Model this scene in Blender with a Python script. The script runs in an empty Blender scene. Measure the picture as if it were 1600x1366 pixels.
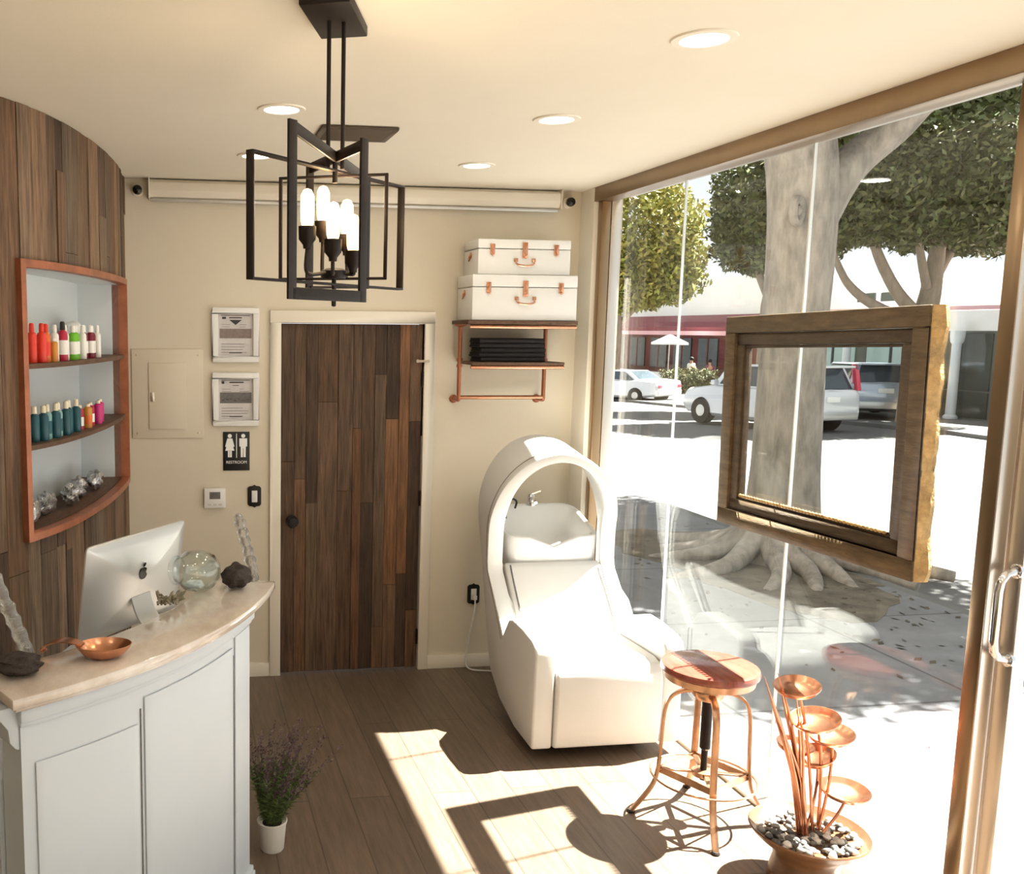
import bpy, bmesh, math, random
import numpy as np
from mathutils import Vector, Matrix
random.seed(7)
RNG = np.random.default_rng(11)
PI = math.pi
SC = bpy.context.scene
COL = SC.collection

# ------------------------------------------------------------------ materials
def lin(c):
    return tuple((v / 12.92 if v <= .04045 else ((v + .055) / 1.055) ** 2.4) for v in (x / 255 for x in c))

def mat(name, rgb, rough=.5, metal=0., var=.0, scale=8., stretch=(1, 1, 1), bump=0., bscale=40., coat=0., rgb2=None,
        tint=False, emit=None, estr=0., trans=0., ior=1.45, spec=None, sheen=0.):
    m = bpy.data.materials.new(name); m.use_nodes = True
    nt = m.node_tree; N = nt.nodes; L = nt.links
    b = N['Principled BSDF']
    b.inputs['Roughness'].default_value = rough
    b.inputs['Metallic'].default_value = metal
    b.inputs['IOR'].default_value = ior
    if spec is not None: b.inputs['Specular IOR Level'].default_value = spec
    if coat: b.inputs['Coat Weight'].default_value = coat; b.inputs['Coat Roughness'].default_value = .08
    if sheen: b.inputs['Sheen Weight'].default_value = sheen
    if trans: b.inputs['Transmission Weight'].default_value = trans
    c = lin(rgb) + (1,)
    b.inputs['Base Color'].default_value = c
    src = None
    if var or rgb2 or bump:
        tc = N.new('ShaderNodeTexCoord'); mp = N.new('ShaderNodeMapping')
        mp.inputs['Scale'].default_value = stretch
        L.new(tc.outputs['Object'], mp.inputs['Vector'])
        nz = N.new('ShaderNodeTexNoise'); nz.inputs['Scale'].default_value = scale; nz.inputs['Detail'].default_value = 6
        nz.inputs['Roughness'].default_value = .65
        L.new(mp.outputs['Vector'], nz.inputs['Vector'])
        if var or rgb2:
            mx = N.new('ShaderNodeMix'); mx.data_type = 'RGBA'
            lo = tuple(v * (1 - var) for v in c[:3]) + (1,)
            hi = (lin(rgb2) + (1,)) if rgb2 else tuple(min(1, v * (1 + var)) for v in c[:3]) + (1,)
            if rgb2: lo = c
            mx.inputs[6].default_value = lo; mx.inputs[7].default_value = hi
            rp = N.new('ShaderNodeMapRange'); rp.inputs[1].default_value = .3; rp.inputs[2].default_value = .7
            L.new(nz.outputs['Fac'], rp.inputs[0]); L.new(rp.outputs[0], mx.inputs[0])
            src = mx.outputs[2]
        if bump:
            n2 = N.new('ShaderNodeTexNoise'); n2.inputs['Scale'].default_value = bscale; n2.inputs['Detail'].default_value = 4
            L.new(mp.outputs['Vector'], n2.inputs['Vector'])
            bp = N.new('ShaderNodeBump'); bp.inputs['Strength'].default_value = bump; bp.inputs['Distance'].default_value = .01
            L.new(n2.outputs['Fac'], bp.inputs['Height']); L.new(bp.outputs['Normal'], b.inputs['Normal'])
    if tint:
        at = N.new('ShaderNodeAttribute'); at.attribute_name = 'tint'
        if src is None:
            src = at.outputs['Color']
        else:
            mm = N.new('ShaderNodeMix'); mm.data_type = 'RGBA'; mm.blend_type = 'MULTIPLY'; mm.inputs[0].default_value = 1
            L.new(src, mm.inputs[6]); L.new(at.outputs['Color'], mm.inputs[7]); src = mm.outputs[2]
    if src is not None: L.new(src, b.inputs['Base Color'])
    if emit:
        b.inputs['Emission Color'].default_value = lin(emit) + (1,); b.inputs['Emission Strength'].default_value = estr
    return m

def glass_mat(name, tint=(250, 252, 252), refl=1., f0=.04):
    m = bpy.data.materials.new(name); m.use_nodes = True
    nt = m.node_tree; N = nt.nodes; L = nt.links
    N.remove(N['Principled BSDF'])
    out = N['Material Output']
    t = N.new('ShaderNodeBsdfTransparent'); t.inputs['Color'].default_value = lin(tint) + (1,)
    g = N.new('ShaderNodeBsdfGlossy'); g.inputs['Roughness'].default_value = 0.
    f = N.new('ShaderNodeLayerWeight'); f.inputs['Blend'].default_value = .5
    pw_ = N.new('ShaderNodeMath'); pw_.operation = 'POWER'; pw_.inputs[1].default_value = 5
    mu = N.new('ShaderNodeMath'); mu.operation = 'MULTIPLY_ADD'; mu.inputs[1].default_value = (1 - f0) * refl; mu.inputs[2].default_value = f0 * refl; mu.use_clamp = True
    mx = N.new('ShaderNodeMixShader')
    L.new(f.outputs['Facing'], pw_.inputs[0]); L.new(pw_.outputs[0], mu.inputs[0]); L.new(mu.outputs[0], mx.inputs[0]); L.new(t.outputs[0], mx.inputs[1]); L.new(g.outputs[0], mx.inputs[2])
    L.new(mx.outputs[0], out.inputs['Surface'])
    return m

def brick_mat(name, c1, c2, cm, bw, rh, mortar, rot=0., rough=.5, grain=.25, gstretch=(1, 1, 1), gscale=6., bump=.1, offset=.5, coat=0.):
    m = bpy.data.materials.new(name); m.use_nodes = True
    nt = m.node_tree; N = nt.nodes; L = nt.links; b = N['Principled BSDF']
    b.inputs['Roughness'].default_value = rough
    if coat: b.inputs['Coat Weight'].default_value = coat
    tc = N.new('ShaderNodeTexCoord'); mp = N.new('ShaderNodeMapping'); mp.inputs['Rotation'].default_value = (0, 0, rot)
    L.new(tc.outputs['Object'], mp.inputs['Vector'])
    br = N.new('ShaderNodeTexBrick')
    br.inputs['Color1'].default_value = lin(c1) + (1,); br.inputs['Color2'].default_value = lin(c2) + (1,); br.inputs['Mortar'].default_value = lin(cm) + (1,)
    br.inputs['Scale'].default_value = 1; br.inputs['Mortar Size'].default_value = mortar; br.inputs['Brick Width'].default_value = bw
    br.inputs['Row Height'].default_value = rh; br.inputs['Mortar Smooth'].default_value = .3; br.offset = offset
    L.new(mp.outputs['Vector'], br.inputs['Vector'])
    m2 = N.new('ShaderNodeMapping'); m2.inputs['Scale'].default_value = gstretch; L.new(tc.outputs['Object'], m2.inputs['Vector'])
    nz = N.new('ShaderNodeTexNoise'); nz.inputs['Scale'].default_value = gscale; nz.inputs['Detail'].default_value = 8; nz.inputs['Roughness'].default_value = .7
    L.new(m2.outputs['Vector'], nz.inputs['Vector'])
    rp = N.new('ShaderNodeMapRange'); rp.inputs[1].default_value = .3; rp.inputs[2].default_value = .7; rp.inputs[3].default_value = 1 - grain; rp.inputs[4].default_value = 1 + grain * .6
    L.new(nz.outputs['Fac'], rp.inputs[0])
    mm = N.new('ShaderNodeMix'); mm.data_type = 'RGBA'; mm.blend_type = 'MULTIPLY'; mm.inputs[0].default_value = 1
    L.new(br.outputs['Color'], mm.inputs[6]); L.new(rp.outputs[0], mm.inputs[7]); L.new(mm.outputs[2], b.inputs['Base Color'])
    if bump:
        bp = N.new('ShaderNodeBump'); bp.inputs['Strength'].default_value = bump; bp.inputs['Distance'].default_value = .005
        L.new(nz.outputs['Fac'], bp.inputs['Height']); L.new(bp.outputs['Normal'], b.inputs['Normal'])
    return m

M = {}
M['wall'] = mat('cream wall paint', (214, 204, 184), .75, var=.03, scale=1.5, bump=.05, bscale=120)
M['ceil'] = mat('ceiling paint', (228, 220, 203), .8, var=.03, scale=1.2, bump=.05, bscale=90)
M['trimw'] = mat('white trim paint', (232, 224, 208), .45)
M['floor'] = brick_mat('grey brown floor planks', (118, 100, 84), (106, 90, 75), (78, 66, 55), 1.5, .18, .003, PI / 2, .42, .34, (9, .7, 1), 5., .05)
M['plank'] = mat('reclaimed wood planks', (126, 108, 90), .72, var=.6, scale=7, stretch=(9, 9, .55), bump=.5, bscale=22, tint=True)
M['bronze'] = mat('bronze anodised metal', (152, 128, 100), .3, .9, var=.12, scale=3, stretch=(1, 1, .3))
M['silver'] = mat('brushed silver metal', (214, 206, 196), .28, .95, var=.06, scale=4, stretch=(1, 1, .2))
M['chrome'] = mat('polished chrome', (225, 225, 228), .1, 1.)
M['black'] = mat('black painted metal', (26, 22, 20), .45, .3, var=.2, scale=30)
M['bar'] = mat('dark bronze bars', (34, 25, 21), .5, .35, var=.3, scale=20)
M['copper'] = mat('brushed copper', (206, 148, 116), .25, .95, var=.2, scale=14)
M['copperw'] = mat('copper painted wood', (168, 106, 78), .4, .5, var=.25, scale=10)
M['gold'] = mat('antique gold copper', (196, 156, 126), .3, .9, var=.2, scale=18)
M['white'] = mat('white painted wood', (228, 227, 223), .45, var=.02, scale=3)
M['deskw'] = mat('white painted desk panels', (200, 207, 214), .45, var=.02, scale=3)
M['leather'] = mat('white leather', (218, 217, 214), .42, var=.02, scale=6, bump=.06, bscale=160)
M['ceramic'] = mat('white ceramic', (226, 226, 224), .12, coat=.4)
M['marble'] = mat('white marble', (176, 158, 142), .1, var=.0, rgb2=(226, 220, 212), scale=4, stretch=(1.2, .5, 1), coat=.5)
M['niche'] = mat('pale blue white paint', (208, 214, 216), .6)
M['shelfw'] = mat('dark shelf wood', (92, 66, 48), .6, var=.4, scale=8, stretch=(8, 1, 8))
M['alu'] = mat('light aluminium', (206, 205, 202), .36, .55)
M['logo'] = mat('glossy black', (18, 18, 20), .15)
M['dark'] = mat('black plastic', (20, 20, 22), .4)
M['paper'] = mat('pale grey paper', (205, 200, 198), .8, var=.05, scale=30)
M['ink'] = mat('dark ink', (66, 62, 64), .8)
M['band'] = mat('grey brown printed band', (136, 122, 116), .8, var=.15, scale=60)
M['band2'] = mat('dark grey printed band', (112, 108, 106), .8, var=.2, scale=60)
M['signw'] = mat('white print', (240, 240, 236), .6)
M['frosty'] = mat('frosted sealant', (235, 240, 238), .4, emit=None)
M['glass'] = glass_mat('clear window glass', (250, 252, 251), 1.0)
M['clear'] = glass_mat('clear picture glass', (252, 253, 252), .5)
M['jar'] = glass_mat('greenish jar glass', (250, 254, 254), 1.6)
M['crystal'] = mat('bubbled clear glass', (240, 242, 240), .05, trans=.9, ior=1.45, bump=.9, bscale=60)
M['rock'] = mat('dark volcanic rock', (58, 50, 46), .8, var=.5, scale=30, bump=1., bscale=50)
M['lamp'] = mat('lit lamp lens', (255, 250, 240), .5, emit=(255, 246, 228), estr=9)
M['bulb'] = mat('glowing filament bulb', (255, 220, 160), .2, emit=(255, 214, 140), estr=7)
M['towel'] = mat('black towel', (38, 36, 36), .95, var=.2, scale=80, bump=.4, bscale=200)
M['seatw'] = mat('red brown wood seat', (142, 78, 64), .22, var=.3, scale=5, stretch=(8, 1, 1), coat=.4)
M['pot'] = mat('brown glazed stoneware', (112, 80, 56), .35, var=.35, scale=9, stretch=(1, 1, 3), bump=.1, bscale=30)
M['pebble'] = mat('grey and white pebbles', (120, 112, 104), .6, tint=True)
M['needle'] = mat('green needle foliage', (255, 255, 255), .7, tint=True)
M['wpot'] = mat('white glazed pot', (226, 222, 214), .4)
M['soil'] = mat('dark soil', (50, 40, 32), .95, var=.4, scale=60)
M['oldwood'] = mat('aged brown wood frame', (100, 82, 58), .6, var=.4, scale=6, stretch=(6, 1.2, 6), bump=.3, bscale=30)
M['oldwood2'] = mat('darker inner sash wood', (82, 66, 48), .6, var=.4, scale=6, stretch=(6, 1.2, 6), bump=.3, bscale=30)
M['bark_edge'] = mat('pale live edge bark', (190, 158, 108), .8, var=.4, scale=20, bump=.8, bscale=40)
M['brickw'] = brick_mat('white painted brick', (214, 206, 194), (200, 192, 178), (170, 164, 152), .2, .07, .006, 0, .8, .1, (1, 1, 1), 20, .3)
M['concrete'] = brick_mat('sidewalk concrete', (116, 116, 119), (108, 109, 113), (76, 76, 78), 1.5, 1.5, .012, 0, .85, .3, (1, 1, 1), 3., .15, 0.)
M['asphalt'] = mat('street asphalt', (100, 99, 98), .9, var=.08, scale=2)
M['barkg'] = mat('smooth grey ficus bark', (132, 124, 115), .85, var=.42, scale=3.5, stretch=(3, 3, 1), bump=.5, bscale=9)
M['barkf'] = mat('grey brown ficus bark', (136, 122, 106), .85, var=.25, scale=3, stretch=(3, 3, 1), bump=.4, bscale=9)
M['leaf'] = mat('ficus leaves', (255, 255, 255), .7, tint=True)
M['stucco'] = mat('white stucco', (232, 230, 226), .8, var=.03, scale=1)
M['maroon'] = mat('maroon fabric', (128, 62, 70), .8, var=.12, scale=2)
M['pink'] = mat('pink fabric', (214, 168, 172), .8)
M['redwall'] = mat('dark red shopfront', (112, 60, 56), .8, var=.25, scale=1.2)
M['shopglass'] = mat('dark shop glass', (66, 72, 68), .12, var=.4, scale=.7)
M['shoppale'] = mat('pale green shop glass', (168, 190, 186), .15, var=.15, scale=.6)
M['shopfront'] = mat('grey green shopfront', (92, 96, 88), .6, var=.3, scale=1)
M['carw'] = mat('silver white car paint', (214, 216, 220), .25, .2, coat=.6)
M['carb'] = mat('silver blue car paint', (176, 186, 200), .25, .35, coat=.6)
M['carg'] = mat('dark car glass', (64, 74, 82), .06)
M['tyre'] = mat('black tyre rubber', (36, 34, 34), .85)
M['redlens'] = mat('red lamp lens', (196, 74, 92), .2)
M['hedge'] = M['needle']
M['skin'] = mat('skin', (196, 150, 124), .6)
M['shirtw'] = mat('white cotton', (240, 240, 240), .85)
M['shirtp'] = mat('faded purple cotton', (130, 84, 104), .85)
M['khaki'] = mat('pale khaki cotton', (196, 190, 164), .85)
M['denim'] = mat('blue denim', (70, 82, 110), .85)
M['hair'] = mat('dark hair', (36, 26, 22), .7)
M['foil'] = mat('crinkled silver foil', (206, 208, 210), .2, .8, bump=1., bscale=55)
M['cotton'] = mat('white mesh bag', (232, 232, 228), .9, bump=.5, bscale=60)
M['vent'] = mat('dark bronze vent', (84, 72, 58), .5, .3)

# ------------------------------------------------------------------ mesh builder
class MB:
    def __init__(s): s.v = []; s.f = []; s.t = []; s.cur = (1, 1, 1)
    def add(s, vs, fs):
        o = len(s.v); s.v += [tuple(map(float, p)) for p in vs]; s.f += [tuple(i + o for i in f) for f in fs]; s.t += [s.cur] * len(fs); return s
    def box(s, x0, y0, z0, x1, y1, z1):
        return s.add([(x0, y0, z0), (x1, y0, z0), (x1, y1, z0), (x0, y1, z0), (x0, y0, z1), (x1, y0, z1), (x1, y1, z1), (x0, y1, z1)],
                     [(3, 2, 1, 0), (4, 5, 6, 7), (0, 1, 5, 4), (1, 2, 6, 5), (2, 3, 7, 6), (3, 0, 4, 7)])
    def obox(s, c, ax, ay, az, hx, hy, hz):
        c = Vector(c); ax = Vector(ax).normalized() * hx; ay = Vector(ay).normalized() * hy; az = Vector(az).normalized() * hz
        vs = [c - ax - ay - az, c + ax - ay - az, c + ax + ay - az, c - ax + ay - az, c - ax - ay + az, c + ax - ay + az, c + ax + ay + az, c - ax + ay + az]
        return s.add(vs, [(3, 2, 1, 0), (4, 5, 6, 7), (0, 1, 5, 4), (1, 2, 6, 5), (2, 3, 7, 6), (3, 0, 4, 7)])
    def bar(s, p, q, w, t, up=(0, 0, 1)):
        p = Vector(p); q = Vector(q); d = (q - p); l = d.length; d.normalize(); u = Vector(up); sd = d.cross(u)
        if sd.length < 1e-4: sd = d.cross(Vector((1, 0, 0)))
        sd.normalize(); u = sd.cross(d)
        return s.obox((p + q) / 2, d, sd, u, l / 2, w / 2, t / 2)
    def tube(s, pts, r, n=10, cap=True, closed=False):
        P = [Vector(p) for p in pts]; R = r if hasattr(r, '__len__') else [r] * len(P)
        o = len(s.v); ref = None; k = len(P)
        for i, p in enumerate(P):
            if closed: d = P[(i + 1) % k] - P[i - 1]
            else: d = P[min(i + 1, k - 1)] - P[max(i - 1, 0)]
            if d.length < 1e-9: d = Vector((0, 0, 1))
            d.normalize()
            if ref is None:
                ref = d.orthogonal().normalized()
            ref = (ref - d * ref.dot(d))
            if ref.length < 1e-6: ref = d.orthogonal()
            ref.normalize(); b = d.cross(ref)
            for j in range(n):
                a = 2 * PI * j / n
                s.v.append(tuple(p + (ref * math.cos(a) + b * math.sin(a)) * R[i]))
        m = k if closed else k - 1
        for i in range(m):
            i2 = (i + 1) % k
            for j in range(n):
                s.f.append((o + i * n + j, o + i * n + (j + 1) % n, o + i2 * n + (j + 1) % n, o + i2 * n + j)); s.t.append(s.cur)
        if cap and not closed:
            s.f.append(tuple(o + j for j in reversed(range(n)))); s.t.append(s.cur)
            s.f.append(tuple(o + (k - 1) * n + j for j in range(n))); s.t.append(s.cur)
        return s
    def lathe(s, prof, c=(0, 0, 0), n=24, axis=(0, 0, 1), sx=1., sy=1.):
        az = Vector(axis).normalized()
        ax = Vector((1, 0, 0)) if abs(az.x) < .9 else Vector((0, 1, 0))
        ax = (ax - az * ax.dot(az)).normalized(); ay = az.cross(ax)
        c = Vector(c); o = len(s.v); k = len(prof)
        for r, z in prof:
            for j in range(n):
                a = 2 * PI * j / n
                s.v.append(tuple(c + az * z + ax * (r * math.cos(a) * sx) + ay * (r * math.sin(a) * sy)))
        for i in range(k - 1):
            for j in range(n):
                s.f.append((o + i * n + j, o + i * n + (j + 1) % n, o + (i + 1) * n + (j + 1) % n, o + (i + 1) * n + j)); s.t.append(s.cur)
        if prof[0][0] > 1e-6: s.f.append(tuple(o + j for j in reversed(range(n)))); s.t.append(s.cur)
        if prof[-1][0] > 1e-6: s.f.append(tuple(o + (k - 1) * n + j for j in range(n))); s.t.append(s.cur)
        return s
    def prism(s, poly, fn0, fn1):
        n = len(poly)
        vs = [fn0(*p) for p in poly] + [fn1(*p) for p in poly]
        fs = [tuple(reversed(range(n))), tuple(range(n, 2 * n))] + [(i, (i + 1) % n, n + (i + 1) % n, n + i) for i in range(n)]
        return s.add(vs, fs)
    def grid(s, rows, close_u=False, close_v=False):
        nu = len(rows); nv = len(rows[0]); o = len(s.v)
        for r in rows: s.v += [tuple(map(float, p)) for p in r]
        for i in range(nu if close_u else nu - 1):
            for j in range(nv if close_v else nv - 1):
                i2 = (i + 1) % nu; j2 = (j + 1) % nv
                s.f.append((o + i * nv + j, o + i * nv + j2, o + i2 * nv + j2, o + i2 * nv + j)); s.t.append(s.cur)
        return s
    def blob(s, c, r, seed=0, amp=.25, nu=14, nv=10, sc=(1, 1, 1)):
        rr = random.Random(seed); ph = [(rr.uniform(0, 6), rr.uniform(1.5, 4), rr.uniform(0, 6), rr.uniform(1.5, 4)) for _ in range(5)]
        rows = []
        for i in range(nv + 1):
            th = PI * i / nv; row = []
            for j in range(nu):
                a = 2 * PI * j / nu
                x, y, z = math.sin(th) * math.cos(a), math.sin(th) * math.sin(a), math.cos(th)
                d = 1 + amp * sum(math.sin(p[1] * x * 2 + p[0]) * math.cos(p[3] * (y + z) * 2 + p[2]) for p in ph) / 2.2
                row.append((c[0] + x * r * d * sc[0], c[1] + y * r * d * sc[1], c[2] + z * r * d * sc[2]))
            rows.append(row)
        return s.grid(rows, close_v=True)
    def build(s, name, m, parent=None, world=True, bevel=0., seg=2, smooth=38., label=None, kind=None):
        me = bpy.data.meshes.new(name)
        me.from_pydata(s.v, [], s.f); me.update()
        tinted = any(t != (1, 1, 1) for t in s.t)
        if tinted:
            at = me.color_attributes.new('tint', 'FLOAT_COLOR', 'CORNER')
            buf = []
            for p, t in zip(me.polygons, s.t): buf += [t[0], t[1], t[2], 1.] * p.loop_total
            at.data.foreach_set('color', buf)
        bm = bmesh.new(); bm.from_mesh(me)
        bmesh.ops.remove_doubles(bm, verts=bm.verts, dist=1e-6)
        if len(bm.faces) < 60000: bmesh.ops.recalc_face_normals(bm, faces=bm.faces)
        if bevel:
            es = [e for e in bm.edges if len(e.link_faces) == 2 and e.calc_face_angle(0) > math.radians(30)]
            if es: bmesh.ops.bevel(bm, geom=es, offset=bevel, segments=seg, affect='EDGES', profile=.5, clamp_overlap=True)
        if smooth:
            for f in bm.faces: f.smooth = True
            for e in bm.edges:
                if len(e.link_faces) == 2: e.smooth = e.calc_face_angle(0) < math.radians(smooth)
        bm.to_mesh(me); bm.free()
        me.materials.append(m)
        o = bpy.data.objects.new(name, me); COL.objects.link(o)
        if parent is not None: attach(o, parent, world)
        if label: o['label'] = label
        if kind: o['kind'] = kind
        return o

def wloc(o):
    v = Vector((0, 0, 0))
    while o is not None: v += o.location; o = o.parent
    return v
def attach(o, parent, world=True):
    o.parent = parent
    if world:
        top = parent
        while top.parent is not None: top = top.parent
        if parent.parent is None: o.matrix_parent_inverse = Matrix.Translation(-top.location)
        # sub-parts: the parent part already carries the offset, so identity keeps world coordinates

def T(name, label, cat, loc=(0, 0, 0), group=None, rz=0.):
    o = bpy.data.objects.new(name, None); COL.objects.link(o); o.location = loc; o.rotation_euler = (0, 0, rz)
    o.empty_display_size = .1
    o['label'] = label; o['category'] = cat
    if group: o['group'] = group
    return o
def tag(o, label, cat, group=None):
    o['label'] = label; o['category'] = cat
    if group: o['group'] = group
    return o
def S(o): o['kind'] = 'structure'; return o
def dup(root, loc, label, rz=None):
    r = root.copy(); COL.objects.link(r); r.location = loc; r['label'] = label
    if rz is not None: r.rotation_euler = (0, 0, rz)
    for ch in list(root.children):
        c = ch.copy(); COL.objects.link(c); c.parent = r
        for g in list(ch.children):
            d = g.copy(); COL.objects.link(d); d.parent = c
    return r
def text_mb(txt, size, fn, depth=.001):
    cu = bpy.data.curves.new('txt', 'FONT'); cu.body = txt; cu.size = size; cu.align_x = 'CENTER'; cu.align_y = 'CENTER'; cu.extrude = depth
    ob = bpy.data.objects.new('txt', cu); COL.objects.link(ob)
    dg = bpy.context.evaluated_depsgraph_get(); me = bpy.data.meshes.new_from_object(ob.evaluated_get(dg))
    mb = MB(); mb.add([fn(*v.co) for v in me.vertices], [tuple(p.vertices) for p in me.polygons])
    bpy.data.objects.remove(ob); bpy.data.curves.remove(cu); bpy.data.meshes.remove(me)
    return mb
def spline(pts, n=8):
    P = [Vector(p) for p in pts]; out = []
    for i in range(len(P) - 1):
        a = P[max(i - 1, 0)]; b = P[i]; c = P[i + 1]; d = P[min(i + 2, len(P) - 1)]
        for k in range(n):
            t = k / n
            out.append(.5 * ((2 * b) + (c - a) * t + (2 * a - 5 * b + 4 * c - d) * t * t + (3 * b - a - 3 * c + d) * t ** 3))
    out.append(P[-1]); return out
def rect_frame(mb, fn, x0, y0, x1, y1, w, d0, d1):
    """four sides of a frame in a plane; fn(u,v,d) -> point"""
    for (a, b, c, e) in ((x0, y0, x1, y0 + w), (x0, y1 - w, x1, y1), (x0, y0 + w, x0 + w, y1 - w), (x1 - w, y0 + w, x1, y1 - w)):
        vs = [fn(a, b, d0), fn(c, b, d0), fn(c, e, d0), fn(a, e, d0), fn(a, b, d1), fn(c, b, d1), fn(c, e, d1), fn(a, e, d1)]
        mb.add(vs, [(3, 2, 1, 0), (4, 5, 6, 7), (0, 1, 5, 4), (1, 2, 6, 5), (2, 3, 7, 6), (3, 0, 4, 7)])
    return mb

# ------------------------------------------------------------------ room shell
YB = 5.236; ZC = 2.789; XG = 2.50; YF = -2.6; XL = -2.4
S(MB().box(XL, YF, -.06, 2.42, YB + .1, 0).build('floor', M['floor']))
S(MB().box(XL - .1, YF - .1, ZC, 2.62, YB + .2, ZC + .08).build('ceiling', M['ceil']))
DX0, DX1, DZ = .578, 1.397, 2.037
wb = MB(); wb.box(XL, YB, 0, DX0, YB + .12, ZC); wb.box(DX1, YB, 0, 2.30, YB + .12, ZC); wb.box(DX0, YB, DZ, DX1, YB + .12, ZC)
S(wb.build('wall_back', M['wall']))
S(MB().box(2.30, 5.06, 0, 2.42, YB + .12, ZC).build('wall_right', M['trimw']))
S(MB().box(XL - .1, YF, 0, XL, YB + .12, ZC).build('wall_left', M['wall']))
S(MB().box(XL - .1, YF - .1, 0, 2.62, YF, ZC).build('wall_front', M['wall']))
bb = MB().box(1.455, YB - .013, 0, 2.30, YB, .08); S(bb.build('baseboard_back', M['trimw'], bevel=.003))
S(MB().box(-.26, YB - .013, 0, .515, YB, .08).build('baseboard_left', M['trimw'], bevel=.003))
tr = MB(); tr.box(.515, YB - .018, 0, DX0, YB, DZ); tr.box(DX1, YB - .018, 0, 1.457, YB, DZ); tr.box(.515, YB - .018, DZ, 1.457, YB, DZ + .066)
S(tr.build('trim_1', M['trimw'], bevel=.004))

# plank helper: vertical boards of a flat or curved face, joints at random heights
TINTS = [(.72, .62, .54), (.5, .44, .40), (.92, .78, .66), (.62, .5, .40), (.42, .36, .32), (1.0, .84, .66), (.78, .70, .64), (.55, .42, .33), (.88, .66, .5), (.36, .28, .24), (.7, .66, .6)]
def planks(mb, edges, z0, z1, fn, rr, jmin=.5, jmax=1.4, cut=None, sub=1, tints=TINTS):
    """edges: increasing u values; fn(u, z, d) -> point"""
    last = None
    for a, b in zip(edges[:-1], edges[1:]):
        zs = [z0]; z = z0 - rr.uniform(0, jmax)
        while True:
            z += rr.uniform(jmin, jmax)
            if z > z1 - .12: break
            if z > z0 + .12: zs.append(z)
        zs.append(z1)
        for c, d in zip(zs[:-1], zs[1:]):
            spans = [(c, d)]
            um = (a + b) / 2
            if cut and cut[0] < um < cut[1]:
                spans = []
                if c < cut[2]: spans.append((c, min(d, cut[2])))
                if d > cut[3]: spans.append((max(c, cut[3]), d))
            t = rr.choice(tints)
            while t is last: t = rr.choice(tints)
            last = t; k = rr.uniform(.62, 1.25); mb.cur = tuple(x * k for x in t)
            th = rr.uniform(.012, .019)
            for (p, q) in spans:
                g = .0012
                us = [a + g + (b - a - 2 * g) * i / sub for i in range(sub + 1)]
                lo = [fn(u, p + g, th) for u in us] + [fn(u, p + g, 0) for u in reversed(us)]
                hi = [fn(u, q - g, th) for u in us] + [fn(u, q - g, 0) for u in reversed(us)]
                n = len(lo)
                mb.add(lo + hi, [tuple(range(n)), tuple(range(2 * n - 1, n - 1, -1))] + [(i, (i + 1) % n, n + (i + 1) % n, n + i) for i in range(n)])
    mb.cur = (1, 1, 1)

# curved plank wall on the left
ARC = spline([(-2.42, 2.5, 0), (-1.7, 2.62, 0), (-1.2, 2.84, 0), (-.85, 3.13, 0), (-.66, 3.38, 0), (-.51, 3.64, 0), (-.42, 3.885, 0), (-.333, 4.28, 0), (-.281, 4.69, 0), (-.268, 4.98, 0), (-.266, YB - .001, 0)], 14)
AS = [0.]
for p, q in zip(ARC[:-1], ARC[1:]): AS.append(AS[-1] + (q - p).length)
AXn = np.array([p.x for p in ARC]); AYn = np.array([p.y for p in ARC]); ASn = np.array(AS); AL = AS[-1]
def arc(u, d=0.):
    x = np.interp(u, ASn, AXn); y = np.interp(u, ASn, AYn)
    e = .03; tx = np.interp(u + e, ASn, AXn) - np.interp(u - e, ASn, AXn); ty = np.interp(u + e, ASn, AYn) - np.interp(u - e, ASn, AYn)
    l = math.hypot(tx, ty) or 1; return (x + ty / l * d, y - tx / l * d)
def arcp(u, z, d=0.): x, y = arc(u, d); return (x, y, z)
def u_at_y(y): return float(np.interp(y, AYn, ASn))
NU0, NU1, NZ0, NZ1 = u_at_y(3.555), u_at_y(4.90), 1.235, 2.215
rr = random.Random(5)
def edges_between(a, b, lo, hi):
    n = max(1, round((b - a) / ((lo + hi) / 2))); w = [rr.uniform(lo, hi) for _ in range(n)]; k = (b - a) / sum(w); e = [a]
    for x in w: e.append(e[-1] + x * k)
    return e
ed = edges_between(0, NU0, .06, .14) + edges_between(NU0, NU1, .06, .15)[1:] + edges_between(NU1, AL, .07, .12)[1:]
pw = MB(); planks(pw, ed, 0, ZC - .001, lambda u, z, d: arcp(u, z, d - .015), rr, .7, 1.9, (NU0, NU1, NZ0, NZ1), 2)
PW = S(pw.build('wall_curved', M['plank'], smooth=0))
# display niche: carcass, shelves, copper border
ND = .22
nt_ = T('display_niche', 'copper edged niche with pale back and two wooden shelves in the curved plank wall', 'shelf', arcp((NU0 + NU1) / 2, NZ0, -.1))
us = [NU0 + (NU1 - NU0) * i / 16 for i in range(17)]
def arc_slab(mb, us, z0, z1, d0, d1):
    ring = lambda z: [arcp(u, z, d1) for u in us] + [arcp(u, z, d0) for u in reversed(us)]
    lo = ring(z0); hi = ring(z1); n = len(lo)
    k = len(us)
    fs = [(i, i + 1, n - 2 - i, n - 1 - i) for i in range(k - 1)] + [(n + i, n + n - 1 - i, n + n - 2 - i, n + i + 1) for i in range(k - 1)]
    fs += [(i, n + i, n + (i + 1) % n, (i + 1) % n) for i in range(n)]
    return mb.add(lo + hi, fs)
cb = MB(); arc_slab(cb, us, NZ0 - .02, NZ1 + .02, -ND - .02, -ND)
arc_slab(cb, us, NZ1, NZ1 + .02, -ND, -.016)
for u0, u1 in ((NU0 - .02, NU0), (NU1, NU1 + .02)): arc_slab(cb, [u0, u1], NZ0 - .02, NZ1 + .02, -ND, -.016)
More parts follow.
